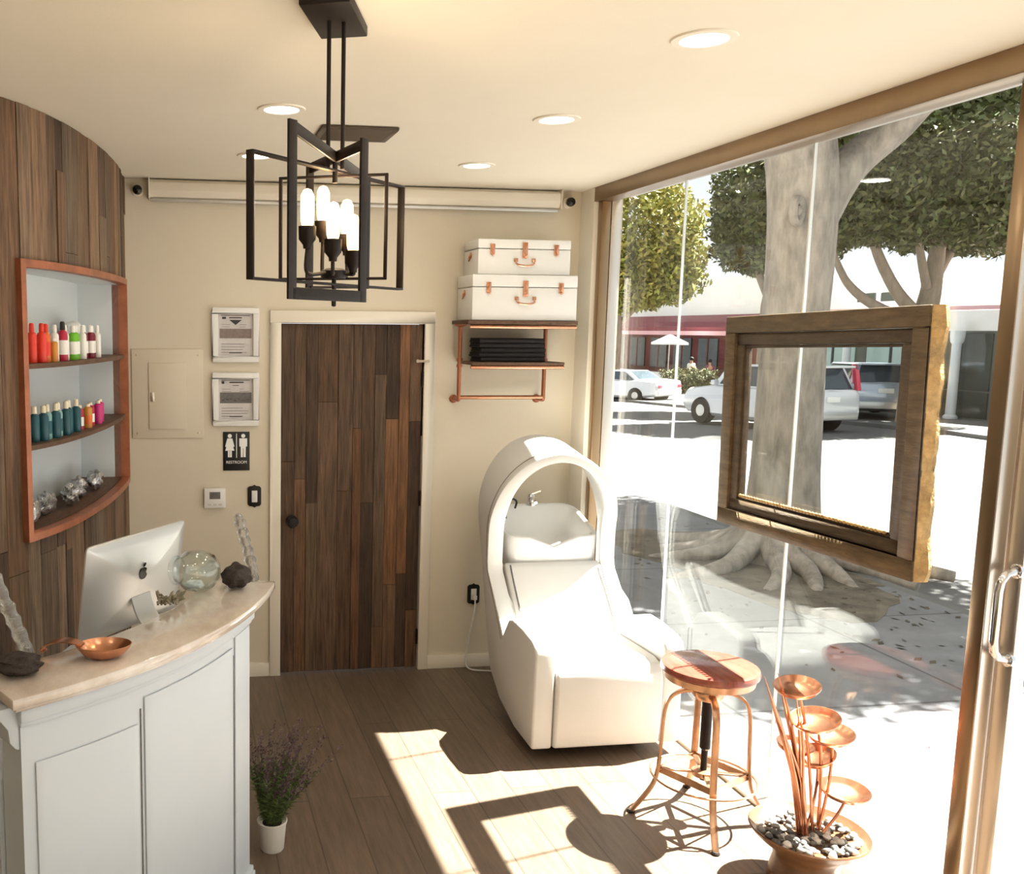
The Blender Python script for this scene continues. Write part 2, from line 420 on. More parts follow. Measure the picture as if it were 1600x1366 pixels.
cb.build('carcass', M['niche'], nt_, smooth=0)
arc_slab(MB(), us, NZ0 - .02, NZ0, -ND, -.016).build('bottom_board', M['shelfw'], nt_, smooth=30)
SZ = (1.865, 1.562)
for z in SZ: arc_slab(MB(), us, z - .018, z, -ND, .006).build('shelf', M['shelfw'], nt_, smooth=30)
fr = MB(); w = .028
arc_slab(fr, [NU0 - w] + us + [NU1 + w], NZ1, NZ1 + w, -.02, .026); arc_slab(fr, [NU0 - w] + us + [NU1 + w], NZ0 - w, NZ0, -.02, .026)
arc_slab(fr, [NU0 - w, NU0], NZ0, NZ1, -.05, .026); arc_slab(fr, [NU1, NU1 + w], NZ0, NZ1, -.05, .026)
fr.build('copper_border', M['copperw'], nt_, smooth=30)

# ------------------------------------------------------------------ plank door
pd = MB(); rr = random.Random(21)
DT = [(.42, .33, .27), (.3, .24, .2), (.62, .46, .34), (.44, .36, .30), (.3, .23, .19), (.58, .50, .42), (.7, .46, .3), (.4, .31, .26), (.52, .42, .36), (.34, .26, .2)]
e_ = [DX0 + .004]
for wv in (.075, .065, .065, .115, .085, .05, .075, .065, .075, .06, .07): e_.append(e_[-1] + wv)
k_ = (DX1 - .004 - DX0 - .004) / (e_[-1] - e_[0]); e_ = [DX0 + .004 + (x - e_[0]) * k_ for x in e_]
planks(pd, e_, .008, DZ - .006, lambda u, z, d: (u, YB + .03 - d, z), rr, .8, 1.9, tints=DT)
pd.cur = (.3, .25, .2); pd.box(DX0 + .004, YB + .031, .008, DX1 - .004, YB + .06, DZ - .006)
d1 = S(pd.build('door_1', M['plank'], smooth=0))
kn = MB(); kn.lathe([(0, 0), (.032, 0), (.032, .008), (.014, .012), (.012, .04), (.028, .048), (.034, .062), (.028, .076), (0, .08)], (.642, YB + .012, .915), 20, (0, -1, 0))
kn.build('door_knob', M['black'], d1)
hk = MB(); hk.bar((1.355, YB - .01, 1.825), (1.425, YB - .028, 1.825), .012, .014); hk.lathe([(.01, 0), (.01, .02)], (1.36, YB + .01, 1.825), 10, (0, -1, 0)); hk.build('catch', M['silver'], d1, label='small silver catch near the top of the door')
for z in (1.72, 1.03, .2): MB().tube([(DX1 - .004, YB + .004, z - .045), (DX1 - .004, YB + .004, z + .045)], .008, 10).build('hinge', M['black'], d1)

# ------------------------------------------------------------------ storefront
S(MB().box(2.30, YF, 2.712, 2.40, 5.06, ZC).build('trim_2', M['bronze'], bevel=.003))
S(MB().box(2.475, YF, 2.745, 2.53, 5.06, ZC).build('trim_3', M['silver'], bevel=.002))
S(MB().box(2.42, YF, -.06, 2.58, 5.06, .016).build('trim_4', M['silver'], bevel=.003))
jb = MB().box(2.325, 5.01, 0, 2.378, 5.058, 2.712); S(jb.build('trim_5', M['bronze'], bevel=.004))
S(MB().box(2.385, 5.018, 0, 2.44, 5.058, 2.745).build('trim_6', M['silver'], bevel=.003))
S(MB().box(2.43, 2.452, .016, 2.492, 2.512, 2.745).build('trim_7', M['bronze'], bevel=.003))
S(MB().box(2.425, 2.4465, .016, 2.474, 2.4515, 2.745).build('trim_10', M['silver'], bevel=.001))
S(MB().box(2.478, 1.36, .016, 2.54, 1.42, 2.745).build('trim_8', M['bronze'], bevel=.003))
S(MB().box(2.36, 5.062, -.2, 2.47, 9.0, 4.2).build('wall_outside', M['brickw']))
for n, (a, b) in enumerate(((4.458, 5.05), (3.508, 4.442), (2.514, 3.492))):
    p = MB().box(XG - .005, a, .02, XG + .005, b, 2.75).build('window_%d' % (n + 1), M['glass'], smooth=0); S(p)
    if n < 2: MB().box(XG - .006, a - .011, .02, XG + .006, a - .004, 2.75).build('glass_joint', M['frosty'], p, smooth=0)
S(MB().box(XG - .005, YF, .02, XG + .005, 1.36, 2.75).build('window_4', M['glass'], smooth=0))
d2 = MB().box(XG - .003, 1.48, .08, XG + .007, 2.38, 2.70).build('door_2', M['glass'], smooth=0); S(d2)
ds = MB(); rect_frame(ds, lambda u, v, d: (XG - .022 + d, u, v), 1.43, .03, 2.442, 2.735, .052, 0, .045); ds.build('door_stile', M['silver'], d2, bevel=.002)
hd = MB(); hp = [(2.50, 2.405, 1.30), (2.47, 2.405, 1.30), (2.44, 2.405, 1.292), (2.425, 2.405, 1.27), (2.42, 2.405, 1.24), (2.42, 2.405, 1.09), (2.425, 2.405, 1.055), (2.44, 2.405, 1.035), (2.47, 2.405, 1.027), (2.50, 2.405, 1.027)]
hd.tube(hp, .0125, 14)
for z in (1.30, 1.027): hd.lathe([(.022, 0), (.022, .012), (.014, .016)], (2.482, 2.405, z), 16, (-1, 0, 0))
hd.build('door_handle', M['chrome'], d2)
S(MB().box(2.42, YF - .1, 2.90, 2.86, 5.3, 3.1).build('trim_9', M['stucco']))
S(MB().box(2.36, YF - .1, ZC + .081, 2.62, 5.06, 4.2).build('wall_above', M['stucco']))

# ------------------------------------------------------------------ ceiling things
lights = [((.386, 3.504), 'lit recessed ceiling light above and behind the left of the hanging cage lantern'),
          ((.372, 4.441), 'lit recessed ceiling light near the back wall, partly behind the lantern post'),
          ((1.439, 4.496), 'lit recessed ceiling light nearest the back wall above the two white trunks'),
          ((1.421, 3.486), 'lit recessed ceiling light second along the row beside the window'),
          ((1.423, 2.487), 'largest lit recessed ceiling light, nearest the camera in the window row')]
cl = T('ceiling_light', lights[0][1], 'ceiling light', (lights[0][0][0], lights[0][0][1], ZC), 'recessed ceiling lights')
MB().lathe([(.062, -.0005), (.064, -.006), (.085, -.005), (.088, -.0005)], (0, 0, 0), 36).build('trim_ring', M['trimw'], cl, False)
MB().lathe([(0, -.003), (.063, -.003), (.063, -.001), (0, -.001)], (0, 0, 0), 36).build('lens', M['lamp'], cl, False)
for (x, y), lb in lights[1:]: dup(cl, (x, y, ZC), lb)
def lamp(kind, name, loc, energy, color=(1, .93, .82), size=.12, rot=None, spot=None):
    l = bpy.data.lights.new(name, kind); l.energy = energy; l.color = color
    if kind == 'AREA': l.shape = 'DISK'; l.size = size
    elif kind in ('POINT', 'SPOT'): l.shadow_soft_size = size
    if kind == 'SPOT': l.spot_size = spot; l.spot_blend = .8
    o = bpy.data.objects.new(name, l); COL.objects.link(o); o.location = loc
    if rot: o.rotation_euler = rot
    return o
for (x, y), lb in lights: lamp('AREA', 'downlight_and_fill', (x, y, ZC - .012), 2)
for y in (1.5, .5, -.5, -1.5):
    for x in (.38, 1.42, -.9): lamp('AREA', 'downlight_and_fill', (x, y, ZC - .012), 2)  # out-of-view lamps without fixtures, added to fill the room with light

vn = T('air_vent', 'dark square ceiling air vent behind the hanging cage lantern', 'vent', (.72, 3.86, ZC))
vf = MB(); rect_frame(vf, lambda u, v, d: (u, v, ZC - .002 - d), .572, 3.725, .875, 3.985, .022, 0, .01); vf.build('frame', M['vent'], vn, bevel=.002)
vs = MB()
for i in range(11): vs.obox((.7235, 3.755 + i * .02, ZC - .006), (1, 0, 0), (0, 1, -.8), (0, .8, 1), .13, .011, .001)
vs.build('louvre', M['vent'], vn, smooth=0)
MB().box(.59, 3.745, ZC - .0015, .857, 3.967, ZC - .0005).build('backing', M['dark'], vn)

# cage lantern
CX, CY = .405, 2.43
ch = T('cage_lantern', 'dark bronze pendant lantern of crossed rectangular frames with five glowing tube bulbs', 'pendant light', (CX, CY, ZC))
cd = Vector((.345, .939, 0)); cs = Vector((.939, -.345, 0))
MB().obox((CX - .005, CY, ZC - .014), cd, cs, (0, 0, 1), .135, .062, .0135).build('ceiling_plate', M['bar'], ch, bevel=.003)
for s in (-1, 1):
    c = Vector((CX, CY, 0)) + Vector((1, 0, 0)) * (.0185 * s)
    MB().tube([(c.x, c.y, ZC - .027), (c.x, c.y, 2.405)], .0055, 12).build('rod', M['bar'], ch)
A = Vector((.255, 2.10, 0)); P_ = Vector((.555, 2.76, 0)); B = Vector((.449, 2.275, 0)); Q = Vector((.363, 2.59, 0))
zt, zb = 2.452, 2.066
def vz(p, z): return Vector((p.x, p.y, z))
rb = MB(); wv, tv = .027, .007
ab = (B - A).normalized()
for p, z0, z1, wd in ((A, zb, zt, ab), (B, zb, zt, ab), (P_, 2.12, 2.445, ab), (Q, 2.11, 2.445, ab)):
    rb.obox(vz(p, (z0 + z1) / 2), wd, Vector((0, 0, 1)).cross(wd), (0, 0, 1), wv / 2, tv / 2, (z1 - z0) / 2)
rb.bar(vz(A, zt - wv / 2), vz(P_, 2.445 - wv / 2), tv, wv); rb.bar(vz(B, zt - wv / 2 - .001), vz(Q, 2.444 - wv / 2), tv, wv)
rb.bar(vz(A, zb + wv / 2), vz(B, zb + wv / 2), tv, wv); rb.bar(vz(P_, 2.124), vz(Q, 2.114), wv * .6, tv)
rb.build('twisted_frame', M['bar'], ch, bevel=.0012, label='largest frame, its two top bars crossing')
C_ = Vector((.171, 2.20, 0)); D_ = Vector((.636, 2.67, 0)); cdv = (D_ - C_).normalized(); nrm = Vector((0, 0, 1)).cross(cdv)
def rframe(p, q, z0, z1, wv, tv, along):
    m = MB(); d = (q - p).normalized(); n = Vector((0, 0, 1)).cross(d); fx = d if along else n; fy = n if along else d
    for c in (p, q): m.obox(vz(c, (z0 + z1) / 2), fx, fy, (0, 0, 1), wv / 2, tv / 2, (z1 - z0) / 2)
    for z in (z0 + tv / 2, z1 - tv / 2): m.obox(vz((p + q) / 2, z), d, n, (0, 0, 1), (q - p).length / 2, wv / 2 if not along else tv / 2, tv / 2)
    return m
rframe(C_, D_, 2.113, 2.404, .021, .006, False).build('wide_frame', M['bar'], ch, bevel=.001)
rframe(Vector((.276, 2.52, 0)), Vector((.534, 2.405, 0)), 2.128, 2.395, .009, .007, True).build('slim_frame', M['bar'], ch, bevel=.001)
MB().tube([(CX, CY, 2.44), (CX, CY, 2.37)], .007, 10).build('stem', M['bar'], ch)
hb = MB(); hb.lathe([(0, 2.128), (.03, 2.13), (.034, 2.138), (.034, 2.15), (.02, 2.156), (0, 2.157)], (CX, CY, 0), 20); hb.lathe([(0, 2.058), (.006, 2.06), (.006, 2.13)], (CX, CY, 0), 12)
hb.build('hub', M['bar'], ch)
for (x, y, zs) in ((.325, 2.36, 2.253), (.386, 2.50, 2.282), (.390, 2.36, 2.223), (.450, 2.50, 2.249), (.449, 2.40, 2.199)):
    so = MB(); so.lathe([(0, zs - .055), (.01, zs - .054), (.011, zs - .045), (.0215, zs - .032), (.0225, zs), (.018, zs), (.018, zs - .008), (0, zs - .008)], (x, y, 0), 18)
    so.tube(spline([(CX + (x - CX) * .35, CY + (y - CY) * .35, 2.143), (x, y, 2.143 - .003), (x, y, zs - .054)], 6), .005, 8)
    so = so.build('socket', M['bar'], ch)
    MB().lathe([(0, zs - .006), (.012, zs - .004), (.0165, zs + .012), (.0175, zs + .04), (.0165, zs + .075), (.010, zs + .088), (0, zs + .092)], (x, y, 0), 16).build('bulb', M['bulb'], so)
lamp('POINT', 'lantern_glow', (CX + .02, CY, 2.33), 6, (1, .78, .5), .03)

# roller shade on the back wall
rs = T('roller_blind', 'long white rolled up shade mounted high across the back wall', 'blind', (1.0, YB, 2.74))
MB().prism([(0, 2.685), (.055, 2.69), (.075, 2.72), (.07, 2.765), (.045, 2.783), (0, 2.785)], lambda d, z: (-.13, YB - .001 - d, z), lambda d, z: (2.15, YB - .001 - d, z)).build('cassette', M['trimw'], rs, bevel=.004)
MB().box(-.125, YB - .050, 2.667, 2.145, YB - .030, 2.6845).build('hem_bar', M['alu'], rs, bevel=.004)
for x in (-.136, 2.15): MB().box(x, YB - .078, 2.68, x + .006, YB - .001, 2.786).build('end_cap', M['trimw'], rs, bevel=.001)
for x, lb in ((-.195, 'small black round wall camera left of the rolled shade'), (2.217, 'small black round wall camera right of the rolled shade')):
    cm = T('wall_camera', lb, 'camera', (x, YB, 2.725), 'wall cameras')
    MB().lathe([(.03, 0), (.03, .012), (.018, .016), (.016, .03)], (x, YB - .0005, 2.725), 18, (0, -1, 0)).build('mount', M['trimw'], cm)
    MB().lathe([(0, .028), (.02, .03), (.026, .045), (.024, .06), (.012, .066), (0, .067)], (x, YB, 2.725), 18, (0, -1, 0)).build('camera_head', M['logo'], cm)

# ------------------------------------------------------------------ back wall things
W = lambda u, v, d: (u, YB - .0008 - d, v)
pn = T('electrical_panel', 'cream painted electrical panel with small hinged door left of the certificates', 'electrical panel', (-.05, YB, 1.40))
pc = MB(); pc.box(-.243, YB - .009, 1.396, .145, YB - .0008, 1.887)
pc.build('cover', M['wall'], pn, bevel=.003)
pdr = MB().box(-.151, YB - .016, 1.447, .05, YB - .0095, 1.811).build('panel_door', M['wall'], pn, bevel=.002)
MB().box(-.141, YB - .021, 1.60, -.122, YB - .0165, 1.65).build('latch', M['silver'], pdr, bevel=.002)
for x in (-.215, .118):
    for z in (1.425, 1.855): MB().lathe([(.006, 0), (.005, .003), (0, .0035)], (x, YB - .0092, z), 10, (0, -1, 0)).build('screw', M['silver'], pn)
def cert(x0, z0, x1, z1, bandm, lb, emb, b0, b1):
    t = T('certificate_frame', lb, 'picture frame', ((x0 + x1) / 2, YB, z0), 'framed certificates')
    m = MB(); rect_frame(m, W, x0, z0, x1, z1, .032, 0, .022); m.build('frame', M['white'], t, bevel=.003)
    MB().box(x0 + .03, YB - .006, z0 + .03, x1 - .03, YB - .001, z1 - .03).build('paper', M['paper'], t)
    px0, px1, pz0, pz1 = x0 + .04, x1 - .04, z0 + .04, z1 - .04; w_, h_ = px1 - px0, pz1 - pz0
    MB().box(px0, YB - .0072, pz0 + h_ * b0, px1, YB - .0062, pz0 + h_ * b1).build('printed_band', bandm, t, smooth=0)
    k = MB(); hd_ = MB(); y0 = YB - .0072; y1 = YB - .0062; rr = random.Random(int(z0 * 100))
    def ln(a, b, v, th=.0016): (hd_ if v > .68 else k).box(px0 + w_ * a, y0, pz0 + h_ * v, px0 + w_ * b, y1, pz0 + h_ * v + th)
    for v in (.06, .13, .20, .27): ln(.05, rr.uniform(.7, .95), v)
    ln(.3, .7, .045, .005)
    for v in (.70, .76): ln(.06, rr.uniform(.3, .4), v); ln(.62, rr.uniform(.75, .95), v)
    ln(.05, .95, .985, .003)
    if emb:
        hd_.prism([(-.035, 0), (.035, 0), (0, -.028)], lambda a, b: ((px0 + px1) / 2 + a, y0, pz0 + h_ * .88 + b), lambda a, b: ((px0 + px1) / 2 + a, y1, pz0 + h_ * .88 + b)); ln(.3, .7, .92, .006); ln(.08, .2, .9, .012)
    else:
        ln(.3, .75, .92, .007); ln(.06, .14, .9, .014); ln(.4, .6, .85, .003)
        for i in range(7): ln(.05 + i * .13, .05 + i * .13 + rr.uniform(.05, .1), .45 + rr.uniform(0, .05), .004)
    k.build('printed_lines', M['ink'], t, smooth=0); hd_.build('printed_heading', M['ink'], t, smooth=0)
cert(.197, 1.816, .453, 2.114, M['band'], 'upper white framed certificate with a brownish band across its middle', True, .42, .66)
cert(.197, 1.462, .453, 1.758, M['band2'], 'lower white framed certificate with a dark grey band, above the restroom sign', False, .40, .68)
sg = T('restroom_sign', 'black restroom sign with white woman and man pictograms beside the plank door', 'sign', (.327, YB, 1.209))
MB().box(.254, YB - .006, 1.209, .402, YB - .0008, 1.428).build('plate', M['dark'], sg, bevel=.002)
pg = MB(); y0, y1 = YB - .0075, YB - .0062
def poly(pts): pg.prism(pts, lambda a, b: (a, y0, b), lambda a, b: (a, y1, b))
def disc(cx, cz, r): poly([(cx + r * math.cos(2 * PI * i / 16), cz + r * math.sin(2 * PI * i / 16)) for i in range(16)])
xw, xm = .291, .366
for x in (xw, xm): disc(x, 1.405, .0115)
poly([(xw - .014, 1.391), (xw + .014, 1.391), (xw + .026, 1.345), (xw + .019, 1.343), (xw + .026, 1.322), (xw - .026, 1.322), (xw - .019, 1.343), (xw - .026, 1.345)])
for s in (-1, 1): poly([(xw + s * .006 - .005, 1.321), (xw + s * .006 + .005, 1.321), (xw + s * .006 + .005, 1.285), (xw + s * .006 - .005, 1.285)])
poly([(xm - .022, 1.391), (xm + .022, 1.391), (xm + .022, 1.345), (xm + .0145, 1.345), (xm + .0135, 1.285), (xm + .002, 1.285), (xm + .001, 1.335), (xm - .001, 1.335), (xm - .002, 1.285), (xm - .0135, 1.285), (xm - .0145, 1.345), (xm - .022, 1.345)])
poly([(.3265, 1.418), (.3305, 1.418), (.3305, 1.282), (.3265, 1.282)])
pg.build('pictograms', M['signw'], sg, smooth=0)
text_mb('RESTROOM', .0225, lambda x, y, z: (.328 + x * 1.0, YB - .0068 - z * .5, 1.256 + y)).build('lettering', M['signw'], sg, smooth=0)
th = T('thermostat', 'white square thermostat with dark screen below the electrical panel', 'thermostat', (.205, YB, .999))
MB().box(.145, YB - .024, 1.0, .265, YB - .0008, 1.112).build('body', M['white'], th, bevel=.005)
MB().box(.176, YB - .0265, 1.052, .236, YB - .0245, 1.092).build('screen', M['band2'], th, bevel=.001)
bt = MB()
for i in range(3): bt.box(.165 + i * .03, YB - .026, 1.015, .185 + i * .03, YB - .0243, 1.025)
bt.build('button', M['alu'], th)
def plate(x0, x1, z0, z1):
    cx, cz = (x0 + x1) / 2, (z0 + z1) / 2; w_, h_ = (x1 - x0) / 2, (z1 - z0) / 2
    return [(cx - w_, cz - h_ * .7), (cx - w_ * .75, cz - h_ * .86), (cx - w_ * .3, cz - h_ * .88), (cx, cz - h_), (cx + w_ * .3, cz - h_ * .88), (cx + w_ * .75, cz - h_ * .86), (cx + w_, cz - h_ * .7),
            (cx + w_, cz + h_ * .7), (cx + w_ * .75, cz + h_ * .86), (cx + w_ * .3, cz + h_ * .88), (cx, cz + h_), (cx - w_ * .3, cz + h_ * .88), (cx - w_ * .75, cz + h_ * .86), (cx - w_, cz + h_ * .7)]
sw = T('light_switch', 'ornate black switch plate with white rocker beside the plank door', 'switch', (.43, YB, .995))
MB().prism(plate(.391, .467, .995, 1.127), lambda a, b: (a, YB - .009, b), lambda a, b: (a, YB - .0008, b)).build('plate', M['black'], sw, bevel=.002)
MB().box(.413, YB - .014, 1.027, .445, YB - .0095, 1.094).build('rocker', M['white'], sw, bevel=.002)
ot = T('wall_outlet', 'ornate black outlet plate low on the back wall behind the shampoo chair', 'outlet', (1.73, YB, .384))
MB().prism(plate(1.694, 1.768, .382, .514), lambda a, b: (a, YB - .009, b), lambda a, b: (a, YB - .0008, b)).build('plate', M['black'], ot, bevel=.002)
MB().box(1.714, YB - .013, .414, 1.748, YB - .0095, .482).build('socket', M['white'], ot, bevel=.002)
cdm = T('power_cord', 'thin white power cord hanging from the outlet to the floor behind the shampoo chair', 'cord', (1.70, YB - .05, 0))
MB().box(1.718, YB - .04, .42, 1.744, YB - .0135, .446).build('plug', M['white'], cdm, bevel=.003)
MB().tube(spline([(1.731, YB - .04, .43), (1.725, YB - .05, .35), (1.70, YB - .045, .2), (1.68, YB - .05, .06), (1.70, YB - .07, .012), (1.80, YB - .10, .006), (1.95, YB - .12, .006)], 8), .0045, 8).build('cable', M['white'], cdm)

# pipe shelf with trunks and towels
ps = T('pipe_shelf', 'copper pipe wall shelf with two dark wood boards carrying the white trunks', 'shelf', (1.85, YB, 1.61))
MB().box(1.556, 4.925, 2.035, 2.176, YB - .001, 2.055).build('board', M['shelfw'], ps, bevel=.002)
MB().box(1.60, 4.985, 1.812, 2.135, YB - .001, 1.828).build('board', M['shelfw'], ps, bevel=.002)
for x, yy in ((1.575, 5.13), (2.075, 5.13)):
    pp_ = MB(); pp_.tube([(x, yy, 2.034), (x, yy, 1.625)], .0115, 12)
    pp_.tube(spline([(x, yy, 1.64), (x, yy, 1.615), (x, yy + .02, 1.61), (x, YB - .012, 1.61)], 5), .0115, 12)
    for z in (1.83, 1.795): pp_.lathe([(.017, 0), (.017, .016)], (x, yy, z), 12)
    pp_.lathe([(.024, 0), (.024, .006), (.016, .014)], (x, YB - .0015, 1.61), 18, (0, -1, 0)); pp_.lathe([(.034, 0), (.034, -.006), (.016, -.014)], (x, yy, 2.034), 18)
    pp_.build('pipe_post', M['copperw'], ps)
MB().tube([(1.58, 5.13, 1.625), (2.07, 5.13, 1.625)], .0115, 12).build('hanging_rail', M['copper'], ps)
for z, x0, x1, y in ((2.022, 1.57, 2.176, 4.945), (1.801, 1.60, 2.135, 5.0)): MB().tube([(x0, y, z), (x1, y, z)], .011, 12).build('front_pipe', M['copper'], ps)
def trunk(x0, x1, y0, y1, z0, z1, lb):
    t = T('storage_trunk', lb, 'trunk', ((x0 + x1) / 2, (y0 + y1) / 2, z0), 'white trunks on the pipe shelf')
    zl = z1 - (z1 - z0) * .27
    MB().box(x0, y0, z0, x1, y1, zl - .0015).build('body', M['white'], t, bevel=.006)
    MB().box(x0 - .001, y0 - .001, zl + .0015, x1 + .001, y1 + .001, z1).build('lid', M['white'], t, bevel=.006)
    for fx in (.15, .84):
        x = x0 + (x1 - x0) * fx; l = MB(); l.box(x - .013, y0 - .007, zl - .03, x + .013, y0 - .0015, zl + .025); l.box(x - .006, y0 - .013, zl - .018, x + .006, y0 - .0075, zl + .02)
        l.lathe([(0, 0), (.008, .001), (.008, .004), (0, .005)], (x, y0 - .007, zl - .03), 12, (0, -1, 0)); l.build('latch', M['copper'], t, bevel=.001)
    x = (x0 + x1) / 2; l = MB(); l.box(x - .014, y0 - .008, zl - .05, x + .014, y0 - .0015, zl + .035); l.lathe([(0, 0), (.012, .001), (.012, .006), (0, .008)], (x, y0 - .008, zl - .035), 14, (0, -1, 0)); l.build('hasp', M['copper'], t, bevel=.001)
    hd = MB(); zh = zl - .06; hd.tube(spline([(x - .05, y0 - .006, zh), (x - .045, y0 - .014, zh - .022), (x, y0 - .016, zh - .03), (x + .045, y0 - .014, zh - .022), (x + .05, y0 - .006, zh)], 6), .005, 8)
    for s in (-.05, .05): hd.box(x + s - .01, y0 - .008, zh - .008, x + s + .01, y0 - .0015, zh + .01)
    hd.build('handle', M['copper'], t)
    sd = MB(); ym = (y0 + y1) / 2; zm = zl - .03; sd.lathe([(.018, 0), (.018, .003), (.01, .004)], (x0 - .0005, ym, zm), 14, (-1, 0, 0)); sd.tube(spline([(x0 - .004, ym - .015, zm), (x0 - .012, ym, zm - .03), (x0 - .004, ym + .015, zm)], 6), .004, 8); sd.build('ring_pull', M['copper'], t)
trunk(1.578, 2.172, 4.94, 5.215, 2.056, 2.300, 'larger white trunk with copper latches standing on the pipe shelf')
trunk(1.612, 2.135, 4.965, 5.215, 2.302, 2.490, 'smaller white trunk with copper latches stacked on the larger one')
ords = ['lowest', 'second lowest', 'middle', 'second from top', 'topmost']
tw = None
for i in range(5):
    z = 1.8285 + i * .0262
    m = MB(); rr = random.Random(i); x0, x1 = 1.655 + rr.uniform(-.006, .006), 2.035 + rr.uniform(-.006, .006)
    m.box(x0, 5.03, z, x1, 5.20, z + .0125); m.box(x0 + .004, 5.032, z + .0128, x1 - .003, 5.2, z + .0255)
    m.tube([(x0 + .003, 5.032, z + .0127), (x1 - .003, 5.032, z + .0127)], .0122, 10)
    o = m.build('folded_towel', M['towel'], bevel=.003); tag(o, 'black folded towel, %s of the stack on the lower shelf board' % ords[i], 'towel', 'folded black towels')

# ------------------------------------------------------------------ niche contents
def bottle(style, r, h, body, cap, label_m):
    t = T('product_bottle', 'x', 'bottle', (0, 0, 0), 'hair product bottles in the niche')
    if style == 'tall': pr = [(0, 0), (r * .95, 0), (r, .004), (r, h * .68), (r * .86, h * .74), (r * .45, h * .78), (r * .45, h * .80), (0, h * .80)]; cp = [(0, h * .785), (r * .55, h * .785), (r * .5, h * .97), (r * .3, h), (0, h)]
    elif style == 'can': pr = [(0, 0), (r, 0), (r, h * .78), (r * .8, h * .83), (0, h * .83)]; cp = [(0, h * .80), (r * .8, h * .80), (r * .8, h * .97), (r * .6, h), (0, h)]
    else: pr = [(0, 0), (r, 0), (r, h * .82), (r * .6, h * .88), (0, h * .88)]; cp = [(0, h * .86), (r * .55, h * .86), (r * .55, h), (0, h)]
    MB().lathe(pr, (0, 0, 0), 16).build('body', body, t, False); MB().lathe(cp, (0, 0, 0), 14).build('cap', cap, t, False)
    if label_m: MB().lathe([(r * 1.015, h * .16), (r * 1.02, h * .165), (r * 1.02, h * .52), (r * 1.015, h * .525)], (0, 0, 0), 16).build('sticker', label_m, t, False)
    return t
def pm(n, c, rough=.3): return mat(n, c, rough)
bm_red = pm('coral red plastic', (226, 62, 44)); bm_or = pm('orange plastic', (222, 110, 48)); bm_w = pm('white plastic', (236, 234, 228)); bm_pk = pm('crimson plastic', (178, 34, 62))
bm_gr = pm('lime green plastic', (110, 186, 40)); bm_dk = pm('dark red plastic', (120, 26, 44)); bm_tl = pm('deep teal plastic', (34, 82, 92)); bm_cr = pm('cream plastic', (232, 222, 196)); bm_mg = pm('magenta plastic', (196, 40, 116)); bm_am = pm('amber plastic', (206, 142, 62)); bm_bk = pm('black cap', (24, 22, 24)); bm_lt = pm('pale teal plastic', (128, 168, 166))
def put(t, u, d, z, lb): t.location = arcp(u, z, d); t['label'] = lb
def shelf_row(items, z, u0, step, d):
    protos = {}
    for i, (key, args, lb) in enumerate(items):
        u = NU0 + step[i]; dd = d + (.006 if i % 2 else -.006)
        if key not in protos: protos[key] = bottle(*args); put(protos[key], u, dd, z, lb)
        else: dup(protos[key], arcp(u, z, dd), lb)
red = ('tall', .0185, .15, bm_red, bm_red, None)
items = [('r', red, 'coral red bottle nearest the left end of the top niche shelf'), ('r', red, 'second coral red bottle from the left on the top niche shelf'), ('o', ('tall', .0185, .148, bm_or, bm_red, bm_red), 'orange and red bottle third from left on the top niche shelf'),
         ('a', ('short', .016, .09, bm_am, bm_w, None), 'short amber bottle on the top niche shelf'), ('w', ('tall', .0165, .145, bm_w, bm_w, None), 'plain white bottle left of the crimson one on the top niche shelf'),
         ('p', ('tall', .020, .158, bm_pk, bm_bk, bm_w), 'crimson bottle with black tip and white sticker on the top niche shelf'), ('w', None, 'plain white bottle between the crimson and lime green bottles'),
         ('g', ('tall', .019, .145, bm_gr, bm_w, bm_w), 'left lime green bottle with white cap on the top niche shelf'), ('g', None, 'right lime green bottle with white cap on the top niche shelf'), ('w', None, 'plain white bottle right of the lime green pair'),
         ('d', ('tall', .019, .145, bm_dk, bm_w, bm_w), 'leftmost of three dark red bottles with white caps'), ('d', None, 'middle of three dark red bottles with white caps'), ('d', None, 'rightmost of three dark red bottles with white caps'),
         ('w', None, 'plain white bottle at the right end of the top row')]
shelf_row(items, SZ[0] + .0005, 0, [.141, .193, .252, .299, .337, .391, .449, .511, .578, .641, .698, .761, .83, .894], -.05)
tl = ('tall', .020, .138, bm_tl, bm_cr, None); lt = ('tall', .019, .138, bm_lt, bm_cr, bm_tl)
pos = ['leftmost', 'second from left', 'third from left', 'fourth from left', 'fifth from left', 'sixth from left', 'seventh from left', 'eighth from left']
items = [(('t', tl, 'teal bottle with cream cap, %s on the middle niche shelf' % pos[i]) if i not in (2, 4) else ('l', lt, 'pale teal bottle with cream cap, %s on the middle niche shelf' % pos[i])) for i in range(8)]
items += [('m', ('short', .019, .105, bm_pk, bm_cr, bm_w), 'small crimson jar just right of the teal bottles'), ('y', ('short', .019, .105, bm_am, bm_cr, bm_or), 'small amber jar between crimson and magenta ones'), ('m', None, 'small crimson jar right of the amber jar'),
          ('g', ('short', .019, .105, bm_mg, bm_cr, None), 'left small magenta jar on the middle niche shelf'), ('g', None, 'right small magenta jar at the end of the middle row')]
shelf_row(items, SZ[1] + .0005, 0, [.142, .19, .244, .298, .349, .405, .465, .529, .608, .694, .779, .877, .976], -.05)
def on_z(mb, z):
    k = z + .0005 - min(v[2] for v in mb.v); mb.v = [(v[0], v[1], v[2] + k) for v in mb.v]; return mb
x, y, z = arcp(NU0 + .86, SZ[0], -.145)
mbag = on_z(MB().blob((x, y, z + .098), .06, 3, .12, 18, 12, (.95, 2.9, 1.35)), SZ[0]); tag(mbag.build('mesh_bag', M['cotton']), 'rounded white mesh bag behind the bottles on the top niche shelf', 'bag')
